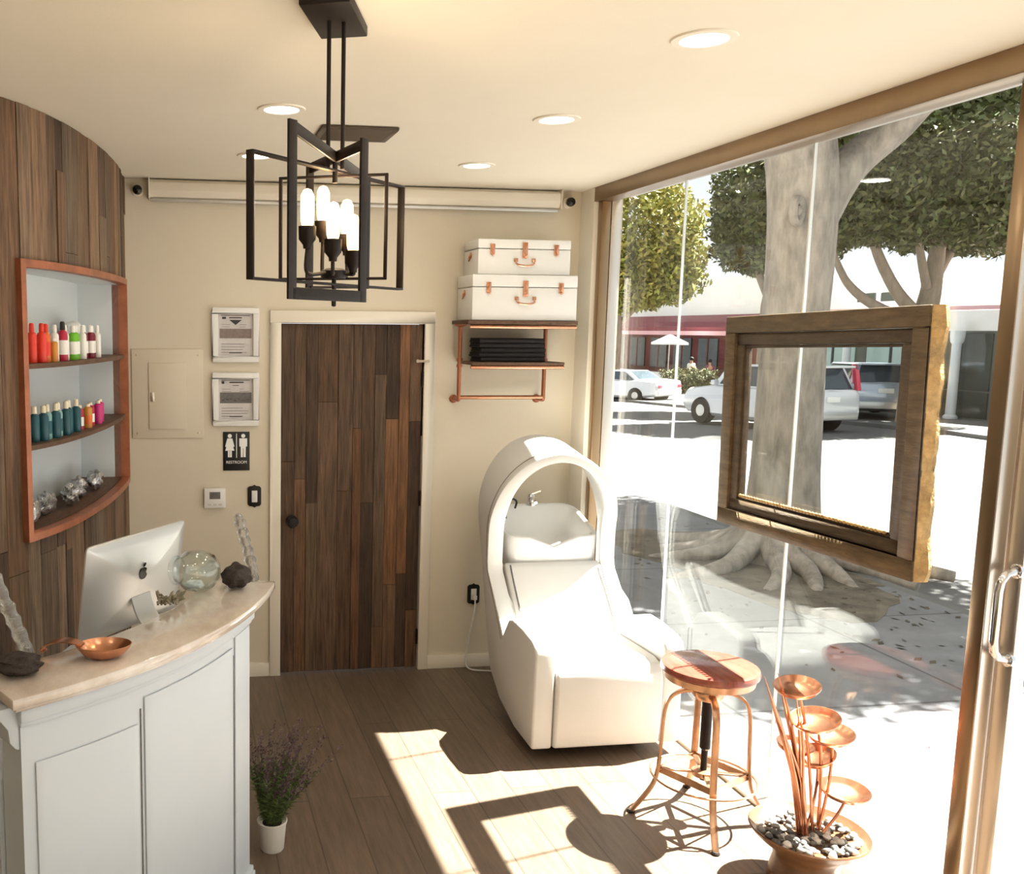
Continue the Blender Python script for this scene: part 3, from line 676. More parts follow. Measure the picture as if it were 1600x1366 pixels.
for i in range(5):
    x, y, z = arcp(NU0 + .15 + i * .21, NZ0, -.09 - .03 * (i % 2))
    tag(on_z(MB().blob((x, y, z + .05), .05, 10 + i, .22, 22, 14, (.75, 1.9, .85)), NZ0).build('foil_packet', M['foil']), '%s crinkled silver foil packet on the niche bottom board' % ['leftmost', 'second from left', 'middle', 'second from right', 'rightmost'][i], 'packet', 'foil packets in the niche')

# ------------------------------------------------------------------ reception desk
OX, OY, RD = -1.244, 3.665, 1.634
def dk(a, r, z): a = math.radians(a); return (OX + r * math.cos(a), OY + r * math.sin(a), z)
def ring_slab(mb, a0, a1, r0, r1, z0, z1, n=24):
    an = [a0 + (a1 - a0) * i / n for i in range(n + 1)]
    lo = [dk(a, r1, z0) for a in an] + [dk(a, r0, z0) for a in reversed(an)]
    hi = [dk(a, r1, z1) for a in an] + [dk(a, r0, z1) for a in reversed(an)]
    k = len(lo); m = n + 1
    fs = [(i, i + 1, k - 2 - i, k - 1 - i) for i in range(n)] + [(k + i, 2 * k - 1 - i, 2 * k - 2 - i, k + i + 1) for i in range(n)] + [(i, k + i, k + (i + 1) % k, (i + 1) % k) for i in range(k)]
    return mb.add(lo + hi, fs)
dsk = T('reception_desk', 'curved white panelled reception desk with pale marble counter', 'desk', dk(-36, RD - .2, 0))
ct = MB(); ring_slab(ct, -59, -13.6, RD - .235, RD, 1.072, 1.10, 40); ring_slab(ct, -58.6, -14.2, RD - .225, RD - .012, 1.06, 1.0715, 40)
ct.build('countertop', M['marble'], dsk, bevel=.004)
RF = RD - .055; A0, A1 = -57.6, -20.5
bd = MB(); ring_slab(bd, A0, A1, RF - .12, RF, .0, 1.0595, 36); bd.build('front', M['deskw'], dsk, smooth=30)
def raised(a0, a1, z0, z1):
    m = MB(); ring_slab(m, a0, a1, RF + .0005, RF + .0065, z0, z1, 14); m.build('panel', M['deskw'], dsk, bevel=.003, smooth=30)
raised(-56.3, -44.6, .14, .90); raised(-43.7, -26.6, .14, .97); raised(-25.9, -20.8, .10, 1.0)
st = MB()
for a in (-44.15, -26.25): ring_slab(st, a - .07, a + .07, RF + .0005, RF + .003, .14, .94, 2)  # thin dark strips paint the shade of the gaps between panels
st.build('groove_shade', M['band2'], dsk, label='dark strip painted as the shadow between panels')
pl = MB(); ring_slab(pl, A0 - .3, A1 + .4, RF - .02, RF + .022, .0, .095, 36); ring_slab(pl, A0 - .2, A1 + .3, RF - .02, RF + .016, .096, .115, 36); pl.build('plinth', M['deskw'], dsk, bevel=.004, smooth=30)
cv = MB(); ring_slab(cv, A0 - .2, A1 + .3, RF - .02, RF + .02, 1.018, 1.0590, 36); ring_slab(cv, A0 - .1, A1 + .2, RF - .02, RF + .010, 1.003, 1.0175, 36); cv.build('cornice', M['deskw'], dsk, bevel=.004, smooth=30)
cb = MB()
a = math.radians(A0); e = Vector((math.cos(a), math.sin(a), 0)); t_ = Vector((math.sin(a), -math.cos(a), 0)); base = Vector(dk(A0, RF - .12, 0))
cb.prism([(0, 1.058), (.055, 1.058), (.05, 1.03), (.03, 1.0), (.026, .965), (.012, .945), (.0, .94)], lambda p, z: tuple(base + t_ * p + e * .01 + Vector((0, 0, z))), lambda p, z: tuple(base + t_ * p + e * .115 + Vector((0, 0, z))))
cb.build('corbel', M['deskw'], dsk, bevel=.003)
wk = MB(); ring_slab(wk, -58, -16, RD - .75, RF - .125, .815, .845, 30); wk.build('work_surface', M['deskw'], dsk, bevel=.003)
sp = MB(); ring_slab(sp, -58, -57, RD - .74, RF - .13, 0, .814, 2); ring_slab(sp, -21.5, -20.5, RD - .74, RF - .13, 0, .814, 2); sp.build('end_support', M['deskw'], dsk)
# right return panel of the desk
# computer
a_ = Vector((-.291, 3.010, 1.30)); b_ = Vector((.027, 3.437, 1.30)); ux = (b_ - a_).normalized(); nb = Vector((ux.y, -ux.x, 0))   # nb: towards the room
tilt = math.radians(8); uz = (Vector((0, 0, 1)) * math.cos(tilt) - nb * math.sin(tilt) * -1).normalized()
uz = (Vector((0, 0, 1)) * math.cos(tilt) + nb * math.sin(tilt)).normalized(); nn = ux.cross(uz) * -1
if nn.dot(nb) < 0: nn = -nn
cc = (a_ + b_) / 2 - uz * .172
pc_ = T('desktop_computer', 'slim silver desktop computer seen from behind on the reception desk', 'computer', (cc.x, cc.y, .8455))
hs = MB(); rows = []
for k, (f, dz) in enumerate(((1, -.006), (1, .0), (.97, .006), (.8, .016), (.5, .026), (.2, .032), (0.001, .033))):
    row = []
    for i in range(40):
        th_ = 2 * PI * i / 40; cx_, sx_ = math.cos(th_), math.sin(th_); q = .07
        u_ = math.copysign(abs(cx_) ** q, cx_) * .264 * f; v_ = math.copysign(abs(sx_) ** q, sx_) * .172 * f
        row.append(tuple(cc + ux * u_ + uz * v_ + nn * dz))
    rows.append(row)
hs.grid(rows, close_v=True); hs.f.append(tuple(range(39, -1, -1))); hs.t.append(hs.cur)
hs.build('housing', M['alu'], pc_, smooth=40)
MB().obox(cc - nn * .0075 + uz * .02, ux, uz, nn, .252, .145, .001).build('screen', M['logo'], pc_)
def cp(u_, v_, d): return tuple(cc + ux * u_ + uz * v_ + nn * d)
ap = []
for i in range(36):
    t0 = 2 * PI * i / 36 + PI / 2; r_ = .021 * (1 - .16 * math.exp(-((t0 - PI / 2) / .35) ** 2) - .16 * math.exp(-((t0 - 5 * PI / 2) / .35) ** 2) - .08 * math.exp(-((t0 - 3 * PI / 2) / .3) ** 2))
    u_, v_ = r_ * math.cos(t0) * 1.0, r_ * math.sin(t0) * 1.08
    bx, bz = .0235, .004
    dd = math.hypot(u_ - bx, v_ - bz)
    if dd < .0105: k_ = .0105 / dd; u_, v_ = bx + (u_ - bx) * k_, bz + (v_ - bz) * k_
    ap.append((u_, v_))
lg = MB(); OFF = .035
lg.prism(ap, lambda u_, v_: cp(u_, v_ + OFF, .030), lambda u_, v_: cp(u_, v_ + OFF, .0345))
lf = [(0, .0235), (.004, .0245), (.009, .029), (.0105, .036), (.006, .0355), (.0015, .031)]
lg.prism(lf, lambda u_, v_: cp(u_, v_ + OFF, .030), lambda u_, v_: cp(u_, v_ + OFF, .0345))
lg.build('logo', M['logo'], pc_, smooth=0)
stp = spline([tuple(cc - uz * .045 + nn * .03), tuple(cc - uz * .10 + nn * .06), (cc.x + nb.x * .10, cc.y + nb.y * .10, .95), (cc.x + nb.x * .115, cc.y + nb.y * .115, .86), (cc.x + nb.x * .08, cc.y + nb.y * .08, .849), (cc.x - nb.x * .08, cc.y - nb.y * .08, .849)], 6)
sm = MB(); r0 = []
for i, p in enumerate(stp):
    d = (stp[min(i + 1, len(stp) - 1)] - stp[max(i - 1, 0)]).normalized(); n_ = d.cross(ux).normalized() * .003; w_ = ux * .05
    r0.append([tuple(p - w_ - n_), tuple(p + w_ - n_), tuple(p + w_ + n_), tuple(p - w_ + n_)])
sm.grid(r0, close_v=True); sm.f += [(3, 2, 1, 0)]; sm.t.append(sm.cur); k_ = (len(r0) - 1) * 4; sm.f.append((k_, k_ + 1, k_ + 2, k_ + 3)); sm.t.append(sm.cur)
sm.build('stand', M['alu'], pc_)

# copper ladle dish on the counter
ld = T('copper_ladle_dish', 'shiny copper ladle shaped dish with curled handle on the marble counter', 'dish', (-.205, 2.55, 1.1005))
lx, ly = -.205, 2.545
MB().lathe([(0, 1.1005), (.028, 1.1005), (.05, 1.112), (.064, 1.130), (.068, 1.139), (.066, 1.1395), (.06, 1.131), (.046, 1.1145), (.026, 1.1055), (0, 1.1045)], (lx, ly, 0), 32, (0, 0, 1), 1.12, .85).build('bowl', M['copper'], ld)
hdl = MB(); hp = spline([(lx - .058, ly + .012, 1.135), (lx - .09, ly + .025, 1.143), (lx - .125, ly + .04, 1.140), (lx - .155, ly + .052, 1.128), (lx - .172, ly + .06, 1.113), (lx - .165, ly + .055, 1.106)], 6)
rows = []
for i, p in enumerate(hp):
    wv = .012 + .010 * math.sin(PI * min(1, i / (len(hp) - 1) * 1.1)); sd_ = Vector((.35, .93, 0)).normalized() * wv; u_ = Vector((0, 0, .002))
    rows.append([tuple(p - sd_ - u_), tuple(p + sd_ - u_), tuple(p + sd_ + u_), tuple(p - sd_ + u_)])
hdl.grid(rows, close_v=True); hdl.f.append((3, 2, 1, 0)); hdl.t.append((1, 1, 1)); k_ = (len(rows) - 1) * 4; hdl.f.append((k_, k_ + 1, k_ + 2, k_ + 3)); hdl.t.append((1, 1, 1)); hdl.build('handle', M['copper'], ld)
# glass columns rooted in dark rock
def sculpture(rc, rr_, base_, top, lb, seed, sc=(1, 1, .75)):
    t = T('glass_sculpture', lb, 'sculpture', (rc[0], rc[1], 1.1005), 'rock and glass sculptures on the counter')
    rk = MB().blob((0, 0, 0), rr_, seed, .17, 22, 16, sc); zmin = min(v[2] for v in rk.v); rk.v = [(v[0] + rc[0], v[1] + rc[1], v[2] - zmin + 1.1005) for v in rk.v]
    rk.build('rock_base', M['rock'], t)
    p0, p1 = Vector(base_), Vector(top); d = (p1 - p0); rnd = random.Random(seed); m = MB(); pts = []; rs_ = []
    for i in range(25):
        f = i / 24; pts.append(p0 + d * f + Vector((math.sin(f * 5) * .003, 0, 0))); rs_.append((.019 + .0035 * math.sin(i * 1.9) + rnd.uniform(-.002, .002)) * (1 if i < 23 else (.8 if i == 23 else .35)))
    m.tube(pts, rs_, 16); m.build('glass_column', M['crystal'], t)
sculpture((.200, 3.20, 0), .052, (.268, 3.29, 1.101), (.213, 3.30, 1.345), 'leaning clear glass column with dark rock, on the counter end next to the plank door', 4, (1, 1, .8))
sculpture((-.415, 2.44, 0), .05, (-.392, 2.50, 1.101), (-.49, 2.50, 1.38), 'leaning clear glass column with flat dark rock at the left picture edge', 9, (1.2, 1, .55))
# glass jar with moss
jr = T('glass_jar', 'round clear glass jar lying on the counter between computer and dark rock', 'jar', (.06, 3.17, 1.1005))
ja = Vector((-.72, -.45, .16)).normalized()
jc = Vector((.062, 3.17, 1.1745))
MB().lathe([(.0, -.07), (.045, -.068), (.066, -.045), (.072, 0), (.066, .04), (.05, .062), (.044, .072), (.05, .085), (.048, .087), (.041, .075), (.046, .06), (.062, .038), (.068, 0), (.062, -.043), (.042, -.064), (0, -.066)], tuple(jc), 28, tuple(ja)).build('glass', M['jar'], jr)
mb_ = MB().blob((jc.x - .01, jc.y, 1.1275), .02, 5, .3, 12, 8, (1.6, 1.2, .7)); mb_.build('shell', M['niche'], jr)
sg_ = T('driftwood_sprig', 'small grey green dried sprig lying on the counter beside the computer', 'plant', (-.02, 3.07, 1.1005))
m = MB(); rnd = random.Random(3)
for i in range(26):
    p = Vector((-.035 + rnd.uniform(-.035, .045), 3.045 + rnd.uniform(-.045, .05), 1.108)); d = Vector((rnd.uniform(-1, 1), rnd.uniform(-1, 1), rnd.uniform(.1, .9))).normalized() * rnd.uniform(.02, .045)
    k = rnd.uniform(.6, 1.3); m.cur = (.24 * k, .22 * k, .15 * k); m.tube([p, p + d * .6 + Vector((0, 0, .004)), p + d], [.004, .005, .001], 6)
m.build('leaves', M['needle'], sg_); m = MB(); m.cur = (.2, .15, .1); m.tube(spline([(-.07, 3.03, 1.107), (-.03, 3.05, 1.112), (.015, 3.07, 1.108)], 5), [.006] * 11, 8); m.build('stem', M['needle'], sg_)

# potted heather on the floor
ph = T('potted_heather', 'small potted heather with purple sprigs on the floor by the reception desk', 'plant', (.345, 3.405, 0))
HX, HY = .348, 3.405
MB().lathe([(0, 0), (.042, 0), (.046, .006), (.054, .10), (.059, .118), (.056, .12), (.05, .108), (.0, .105)], (HX, HY, 0), 24).build('pot', M['wpot'], ph)
MB().lathe([(0, .104), (.049, .106), (.0, .112)], (HX, HY, 0), 18).build('soil', M['soil'], ph)
rnd = random.Random(8); gm = MB(); pmh = MB(); nsp = 0
for i in range(70):
    a = rnd.uniform(0, 2 * PI); ln_ = rnd.uniform(.2, .42); sp_ = rnd.uniform(.1, .5)
    d = Vector((math.cos(a) * sp_ + .14, math.sin(a) * sp_, 1)).normalized(); p0 = Vector((HX + math.cos(a) * .02, HY + math.sin(a) * .02, .11))
    pts = [p0 + d * (ln_ * f) + Vector((.02 * f * f * 2, 0, -.03 * f * f)) for f in (0, .3, .6, .85, 1)]
    k = rnd.uniform(.7, 1.2); gm.cur = (.10 * k, .12 * k, .05 * k); gm.tube(pts[:4], [.0016, .0014, .0012, .001], 4)
    ng = int(75 * ln_ / .4)
    for j in range(ng):
        f = rnd.uniform(.02, .62); p = p0 + d * (ln_ * f) + Vector((.04 * f * f, 0, -.03 * f * f)); e = Vector((rnd.uniform(-1, 1), rnd.uniform(-1, 1), rnd.uniform(-.1, .9))).normalized()
        l = rnd.uniform(.02, .04); s_ = e.orthogonal().normalized() * .0022; k = rnd.uniform(.6, 1.5); gm.cur = (.09 * k, .13 * k, .035 * k); gm.add([p - s_, p + s_, p + e * l], [(0, 1, 2)])
    for j in range(34):
        f = rnd.uniform(.5, 1.05); p = p0 + d * (ln_ * f) + Vector((.04 * f * f, 0, -.03 * f * f)); e = Vector((rnd.uniform(-1, 1), rnd.uniform(-1, 1), rnd.uniform(-.2, 1))).normalized()
        l = rnd.uniform(.007, .014); s_ = e.orthogonal().normalized() * .0035; k = rnd.uniform(.5, 1.3); pmh.cur = (.11 * k, .06 * k, .075 * k); pmh.add([p - s_, p + e * l * .5 + s_, p + e * l, p + e * l * .5 - s_], [(0, 1, 2, 3)])
gm.build('foliage', M['needle'], ph, smooth=0); pmh.build('flower_sprigs', M['needle'], ph, smooth=0, label='purple brown flower sprigs')

# ------------------------------------------------------------------ shampoo chair
XC = 1.99
sc_ = T('shampoo_chair', 'white leather shampoo chair with arched hood and basin beside the window', 'chair', (XC, 4.4, 0))
HXc = 1.955
# hood shell
def yf(z): return float(np.interp(z, [.42, .50, .75, .96, 1.10, 1.40], [4.39, 4.44, 4.685, 4.68, 4.64, 4.58]))
def yb(z): return float(np.interp(z, [.42, .70, 1.02, 1.44], [4.66, 4.76, 4.87, 4.97]))
HXc = 1.978
def outline(hw_, zc, h):
    o = []
    for z in np.linspace(.44, zc, 12): o.append((-hw_, float(z), -1., 0.))
    for i in range(1, 28):
        a = PI - PI * i / 28; o.append((hw_ * math.cos(a), zc + h * math.sin(a), math.cos(a), math.sin(a)))
    for z in np.linspace(zc, .44, 12): o.append((hw_, float(z), 1., 0.))
    return o
PFr, PBk = outline(.352, .98, .385), outline(.356, 1.0, .43)
def lerp3(f, b, t): return [f[k] * (1 - t) + b[k] * t for k in range(4)]
def hood_mesh(t0, t1, to, ti):
    rows = []
    for f, b in zip(PFr, PBk):
        yy0, yy1 = yf(f[1]), max(yb(b[1]), yf(f[1]) + .07)
        row = []
        for t, off in ((t0, to), (t1, to), (t1, -1), (t0, -1)):
            x, z, nx, nz = lerp3(f, b, t); k = to if off == to else -(ti[0] + (ti[1] - ti[0]) * abs(nz) ** 1.5)
            row.append((HXc + x + nx * k, yy0 + (yy1 - yy0) * t, z + nz * k))
        rows.append(row)
    m = MB(); m.grid(rows, close_v=True); m.f.append((3, 2, 1, 0)); m.t.append((1, 1, 1)); k = (len(rows) - 1) * 4; m.f.append((k, k + 1, k + 2, k + 3)); m.t.append((1, 1, 1)); return m
hood_mesh(.16, 1., .0, (.03, .03)).build('hood_shell', M['leather'], sc_, bevel=.006, smooth=40)
hood_mesh(.0, .155, .004, (.08, .042)).build('hood_rim', M['leather'], sc_, bevel=.008, smooth=40)
sm = MB(); pts = []
for f, b in zip(PFr, PBk):
    x, z, nx, nz = lerp3(f, b, .158); y0_ = yf(f[1]); pts.append((HXc + x + nx * .002, y0_ + (max(yb(b[1]), y0_ + .07) - y0_) * .158, z + nz * .002))
sm.tube(pts, .003, 6); sm.build('seam', M['band'], sc_, label='beige seam round the hood')
# side panels with arms
prof = [(3.985, .055), (3.975, .51), (3.988, .548), (4.03, .570), (4.16, .588), (4.29, .592), (4.345, .575), (4.425, .47), (4.54, .60), (4.69, .66), (4.69, .45), (4.60, .23), (4.44, .125), (4.22, .065)]
for s in (-1, 1):
    xo = XC + s * .368; xi = XC + s * .268
    m = MB().prism(prof, lambda y, z: (xo, y, z), lambda y, z: (xi, y, z)); m.build('arm', M['leather'], sc_, bevel=.013, seg=3, smooth=50)
seatp = [(4.03, .05), (3.975, .06), (3.962, .20), (3.958, .36), (3.968, .42), (3.995, .452), (4.05, .466), (4.25, .462), (4.44, .455), (4.44, .36), (4.06, .36), (4.04, .34)]
MB().prism(seatp, lambda y, z: (XC - .263, y, z), lambda y, z: (XC + .263, y, z)).build('seat', M['leather'], sc_, bevel=.015, seg=3, smooth=50)
bk = [(4.405, .456), (4.50, .57), (4.615, .70), (4.665, .765), (4.70, .775), (4.77, .70), (4.66, .50), (4.58, .40), (4.42, .40)]
MB().prism(bk, lambda y, z: (XC - .272, y, z), lambda y, z: (XC + .262, y, z)).build('backrest', M['leather'], sc_, bevel=.016, seg=3, smooth=50)
for s in (-1, 1):
    MB().tube(spline([(XC + s * .252, 4.402, .476), (XC + s * .252, 4.49, .572), (XC + s * .252, 4.60, .70), (XC + s * .252, 4.652, .77)], 6), .0045, 6).build('piping', M['band2'], sc_)
MB().box(XC - .22, 4.10, 0, XC + .22, 4.58, .10).build('base', M['dark'], sc_, bevel=.01)
MB().box(XC - .262, 4.05, .11, XC + .262, 4.62, .355).build('seat_box', M['leather'], sc_, bevel=.02)
# basin
bs = MB(); rows = []
def basin_ring(f, ztop, notch, drop):
    row = []
    for i in range(48):
        a = 2 * PI * i / 48; c, s_ = math.cos(a), math.sin(a); q = .3
        u_ = math.copysign(abs(c) ** q, c) * .262 * f; v_ = math.copysign(abs(s_) ** q, s_) * .19 * f
        y = 4.89 + v_; z = ztop + (v_ + .19) * .30 + drop
        if v_ < -.08 * f and notch: z -= notch * math.exp(-(u_ / .085) ** 4)
        row.append((HXc + .02 + u_, y, z))
    return row
for (f, zt, nt2, dr) in ((.90, .70, 0, 0), (.97, .72, 0, 0), (.99, .80, .02, 0), (1.0, .880, .05, 0), (1.0, .90, .055, 0), (.985, .905, .055, 0), (.93, .905, .055, 0), (.90, .895, .055, 0), (.85, .84, .02, 0), (.72, .76, 0, 0), (.3, .735, 0, 0), (.03, .732, 0, 0)): rows.append(basin_ring(f, zt, nt2, dr))
bs.grid(rows, close_v=True); bs.f.append(tuple(range(47, -1, -1))); bs.t.append((1, 1, 1)); k = 11 * 48; bs.f.append(tuple(range(k, k + 48))); bs.t.append((1, 1, 1))
bsn = bs.build('basin', M['ceramic'], sc_, smooth=60)
MB().box(HXc - .10, 4.78, .10, HXc + .14, 4.98, .72).build('pedestal', M['leather'], sc_, bevel=.02)
fc = MB(); fx, fy, fz = HXc + .02, 5.055, 1.012
fc.lathe([(.03, 0), (.03, .012), (.02, .02), (.02, .045), (.024, .05), (.018, .065), (0, .068)], (fx, fy, fz), 18); fc.tube(spline([(fx, fy, fz + .035), (fx - .005, fy - .05, fz + .05), (fx - .008, fy - .09, fz + .03)], 5), .010, 10); fc.bar((fx, fy, fz + .065), (fx + .05, fy - .01, fz + .085), .012, .008)
fc.build('faucet', M['chrome'], sc_)
MB().tube(spline([(HXc - .08, 5.04, 1.0), (HXc - .08, 5.02, 1.04), (HXc - .11, 5.0, 1.06), (HXc - .145, 4.98, 1.05), (HXc - .165, 4.96, 1.01), (HXc - .166, 4.95, .96)], 7), .006, 8).build('spray_hose', M['dark'], sc_)

# ------------------------------------------------------------------ stool
SX, SY = 2.13, 3.40
sl = T('round_stool', 'copper legged industrial stool with round red brown wood seat by the window', 'stool', (SX, SY, 0))
MB().lathe([(0, .630), (.178, .630), (.188, .637), (.190, .649), (.186, .661), (.17, .667), (0, .668)], (SX, SY, 0), 40).build('seat', M['seatw'], sl)
MB().lathe([(0, .594), (.12, .592), (.172, .602), (.178, .6295), (.0, .6295)], (SX, SY, 0), 36).build('seat_pan', M['gold'], sl)
hbm = MB(); hbm.lathe([(0, .52), (.05, .52), (.062, .535), (.066, .56), (.058, .585), (.05, .5915), (0, .5915)], (SX, SY, 0), 24); hbm.build('hub', M['gold'], sl)
MB().lathe([(0, .17), (.013, .172), (.013, .30), (.021, .31), (.021, .52), (0, .521)], (SX, SY, 0), 16).build('screw_post', M['bar'], sl)
for a in (161, 251, 341, 71):
    c, s_ = math.cos(math.radians(a)), math.sin(math.radians(a)); pts = spline([(SX + c * r, SY + s_ * r, z) for r, z in ((.05, .55), (.10, .545), (.145, .515), (.165, .45), (.172, .30), (.178, .20), (.20, .12), (.275, .006))], 5)
    m = MB(); rws = []; tg = Vector((-s_, c, 0))
    for i, p in enumerate(pts):
        d = (pts[min(i + 1, len(pts) - 1)] - pts[max(i - 1, 0)]).normalized(); n_ = d.cross(tg).normalized() * .006; w_ = tg * .013
        rws.append([tuple(p - w_ - n_), tuple(p + w_ - n_), tuple(p + w_ + n_), tuple(p - w_ + n_)])
    m.grid(rws, close_v=True); m.f += [(3, 2, 1, 0)]; m.t.append((1, 1, 1)); k = (len(rws) - 1) * 4; m.f.append((k, k + 1, k + 2, k + 3)); m.t.append((1, 1, 1))
    lg_ = m.build('leg', M['gold'], sl, bevel=.002)
    MB().lathe([(.016, 0), (.017, .006), (.012, .012)], (SX + c * .275, SY + s_ * .275, 0), 12).build('foot', M['bar'], lg_)
br = MB()
for i, a in enumerate((161, 251, 341, 71)):
    p = Vector((SX + math.cos(math.radians(a)) * .172, SY + math.sin(math.radians(a)) * .172, .20)); a2 = a + 90; q = Vector((SX + math.cos(math.radians(a2)) * .172, SY + math.sin(math.radians(a2)) * .172, .20)); br.bar(p, q, .005, .028)
    br.bar(p + Vector((0, 0, .004)), Vector((SX, SY, .204)), .022, .005)
br.lathe([(.02, .19), (.045, .192), (.045, .212), (.02, .216)], (SX, SY, 0), 20)
br.build('brace', M['gold'], sl, smooth=30)
fr_ = MB(); fr_.tube([(SX + .205 * math.cos(2 * PI * i / 40), SY + .205 * math.sin(2 * PI * i / 40), .185) for i in range(40)], .0045, 8, closed=True); fr_.build('foot_ring', M['gold'], sl)

# ------------------------------------------------------------------ planter and copper lily sculpture
PX, PY = 2.262, 2.925
pt = T('stone_planter', 'wide rimmed brown stoneware planter filled with pebbles by the window', 'planter', (PX, PY, 0))
MB().lathe([(0, 0), (.125, 0), (.130, .01), (.122, .05), (.112, .09), (.115, .12), (.135, .145), (.165, .165), (.192, .19), (.202, .205), (.199, .210), (.190, .203), (.165, .185), (.12, .17), (0, .168)], (PX, PY, 0), 40).build('bowl', M['pot'], pt)
pb = MB(); rnd = random.Random(4)
for i in range(170):
    a = rnd.uniform(0, 2 * PI); r = .165 * math.sqrt(rnd.random()); s_ = rnd.uniform(.008, .017); k = rnd.choice([.7, .5, .12, .08, .25, .1, .4]); pb.cur = (k * 1.0, k * .95, k * .88)
    pb.blob((PX + r * math.cos(a), PY + r * math.sin(a), .178 + .10 * max(0, r - .11) + rnd.uniform(0, .012)), s_, i, .15, 7, 5, (1, rnd.uniform(.7, 1.2), .7))
po = pb.build('pebbles', M['pebble'], smooth=60); po['kind'] = 'stuff'; tag(po, 'grey and white pebbles filling the stoneware planter', 'pebbles')
ls = T('copper_lily_sculpture', 'copper sculpture of cupped lily leaves on stalks and reeds in the planter', 'sculpture', (PX, PY, .18))
bx, by, bz = 2.275, 2.935, .185
for (x, y, z, r, tl_) in ((2.19, 2.95, .731, .082, -.12), (2.258, 2.93, .612, .088, -.18), (2.336, 2.95, .545, .086, -.08), (2.25, 3.02, .475, .07, .12), (2.315, 2.99, .445, .075, -.28), (2.395, 2.93, .335, .092, .05)):
    st_ = MB(); b0 = Vector((bx + rnd.uniform(-.02, .04), by + rnd.uniform(-.02, .02), bz)); c0 = Vector((x + .01, y, z - .012))
    st_.tube(spline([b0, b0.lerp(c0, .4) + Vector((.012, 0, .0)), b0.lerp(c0, .75) + Vector((.012, 0, 0)), c0], 6), .0055, 8); st_ = st_.build('stalk', M['copper'], ls)
    ax = Vector((tl_, -.18, 1)).normalized(); cup = MB()
    cup.lathe([(0, -.012), (r * .5, -.010), (r * .85, -.002), (r, .016), (r * 1.0, .019), (r * .97, .018), (r * .82, .002), (r * .5, -.006), (0, -.008)], (x, y, z), 28, tuple(ax), 1, .85); cup.build('leaf_cup', M['copper'], ls)
for i in range(13):
    x0, y0 = bx - .03 + rnd.uniform(-.018, .018), by + rnd.uniform(-.02, .02); h = rnd.uniform(.42, .68); xt = x0 - rnd.uniform(.09, .21) * h / .6; m = MB()
    pts = [Vector((x0, y0, bz)), Vector((x0 - .03, y0, bz + h * .35)), Vector((x0 * .4 + xt * .6 + .0, y0, bz + h * .7)), Vector((xt, y0 + rnd.uniform(-.02, .02), bz + h))]
    m.tube(spline(pts, 5), [.005] * 12 + [.004, .003, .002, .001], 7); m.build('reed', M['copper'], ls)

# ------------------------------------------------------------------ hanging wooden frame
wf = T('wooden_window_frame', 'aged brown wooden frame with glass hanging against the big shop window', 'frame', (2.465, 3.345, 1.62))
wf.rotation_euler = (math.radians(-1.4), 0, 0)
FN = lambda u, v, d: (-.03 + d, u, v)      # local: d from the room side towards the glass
HW, HH = .578, .462
m = MB(); rect_frame(m, FN, -HW, -HH, HW, HH, .072, 0, .056); m.build('outer_frame', M['oldwood'], wf, False, bevel=.004)
m = MB(); rect_frame(m, FN, -HW + .074, -HH + .074, HW - .074, HH - .074, .05, .012, .05); m.build('inner_sash', M['oldwood2'], wf, False, bevel=.005)
m = MB(); rect_frame(m, FN, -HW + .125, -HH + .125, HW - .125, HH - .125, .012, .02, .046); m.build('glazing_bead', M['oldwood2'], wf, False, bevel=.002)
MB().box(-.002, -HW + .13, -HH + .13, .002, HW - .13, HH - .13).build('pane', M['clear'], wf, False, smooth=0)
bd_ = MB()
for i in range(44):
    y = -HW + .15 + i * (2 * HW - .3) / 43; bd_.blob((-.016, y, -HH + .142), .0075, i, .05, 8, 6)
bd_.build('bead_trim', M['bark_edge'], wf, False)
le = MB(); rnd = random.Random(12); rows = []
for i in range(40):
    v = -HH + 2 * HH * i / 39; wv = .006 + .006 * math.sin(i * .7) + rnd.uniform(0, .006)
    if i > 32: wv += .018 * math.sin((i - 32) / 7 * PI)
    if i < 7: wv += .012 * math.sin(i / 7 * PI)
    rows.append([(-.022, -HW + .001, v), (.010, -HW - wv, v), (.028, -HW - wv * .7, v), (.028, -HW + .001, v)])
le.grid(rows, close_v=True); le.f += [(3, 2, 1, 0)]; le.t.append((1, 1, 1)); k = 39 * 4; le.f.append((k, k + 1, k + 2, k + 3)); le.t.append((1, 1, 1)); le.build('live_edge', M['bark_edge'], wf, False, smooth=25, label='pale rough bark edge')

# ------------------------------------------------------------------ outside: ground
CURB = 5.75
S(MB().box(2.58, -8, -.3, CURB, 60, -.05).build('sidewalk', M['concrete']))
S(MB().box(CURB, -8, -.3, CURB + .15, 60, -.06).build('curb', M['asphalt'], bevel=.01))
def gz(y): return -.17 - max(0, y - 18) * .029
def ground(name, x0, x1, dz, m):
    g = MB(); ys = [-8, 5, 18, 30, 45, 70]
    g.grid([[(x0, y, gz(y) + dz), (x1, y, gz(y) + dz), (x1, y, gz(y) + dz - .4), (x0, y, gz(y) + dz - .4)] for y in ys], close_v=True); return S(g.build(name, m, smooth=0))
ground('street', CURB + .15, 16.6, 0, M['asphalt']); ground('pavement', 16.6, 40, .09, M['asphalt'])

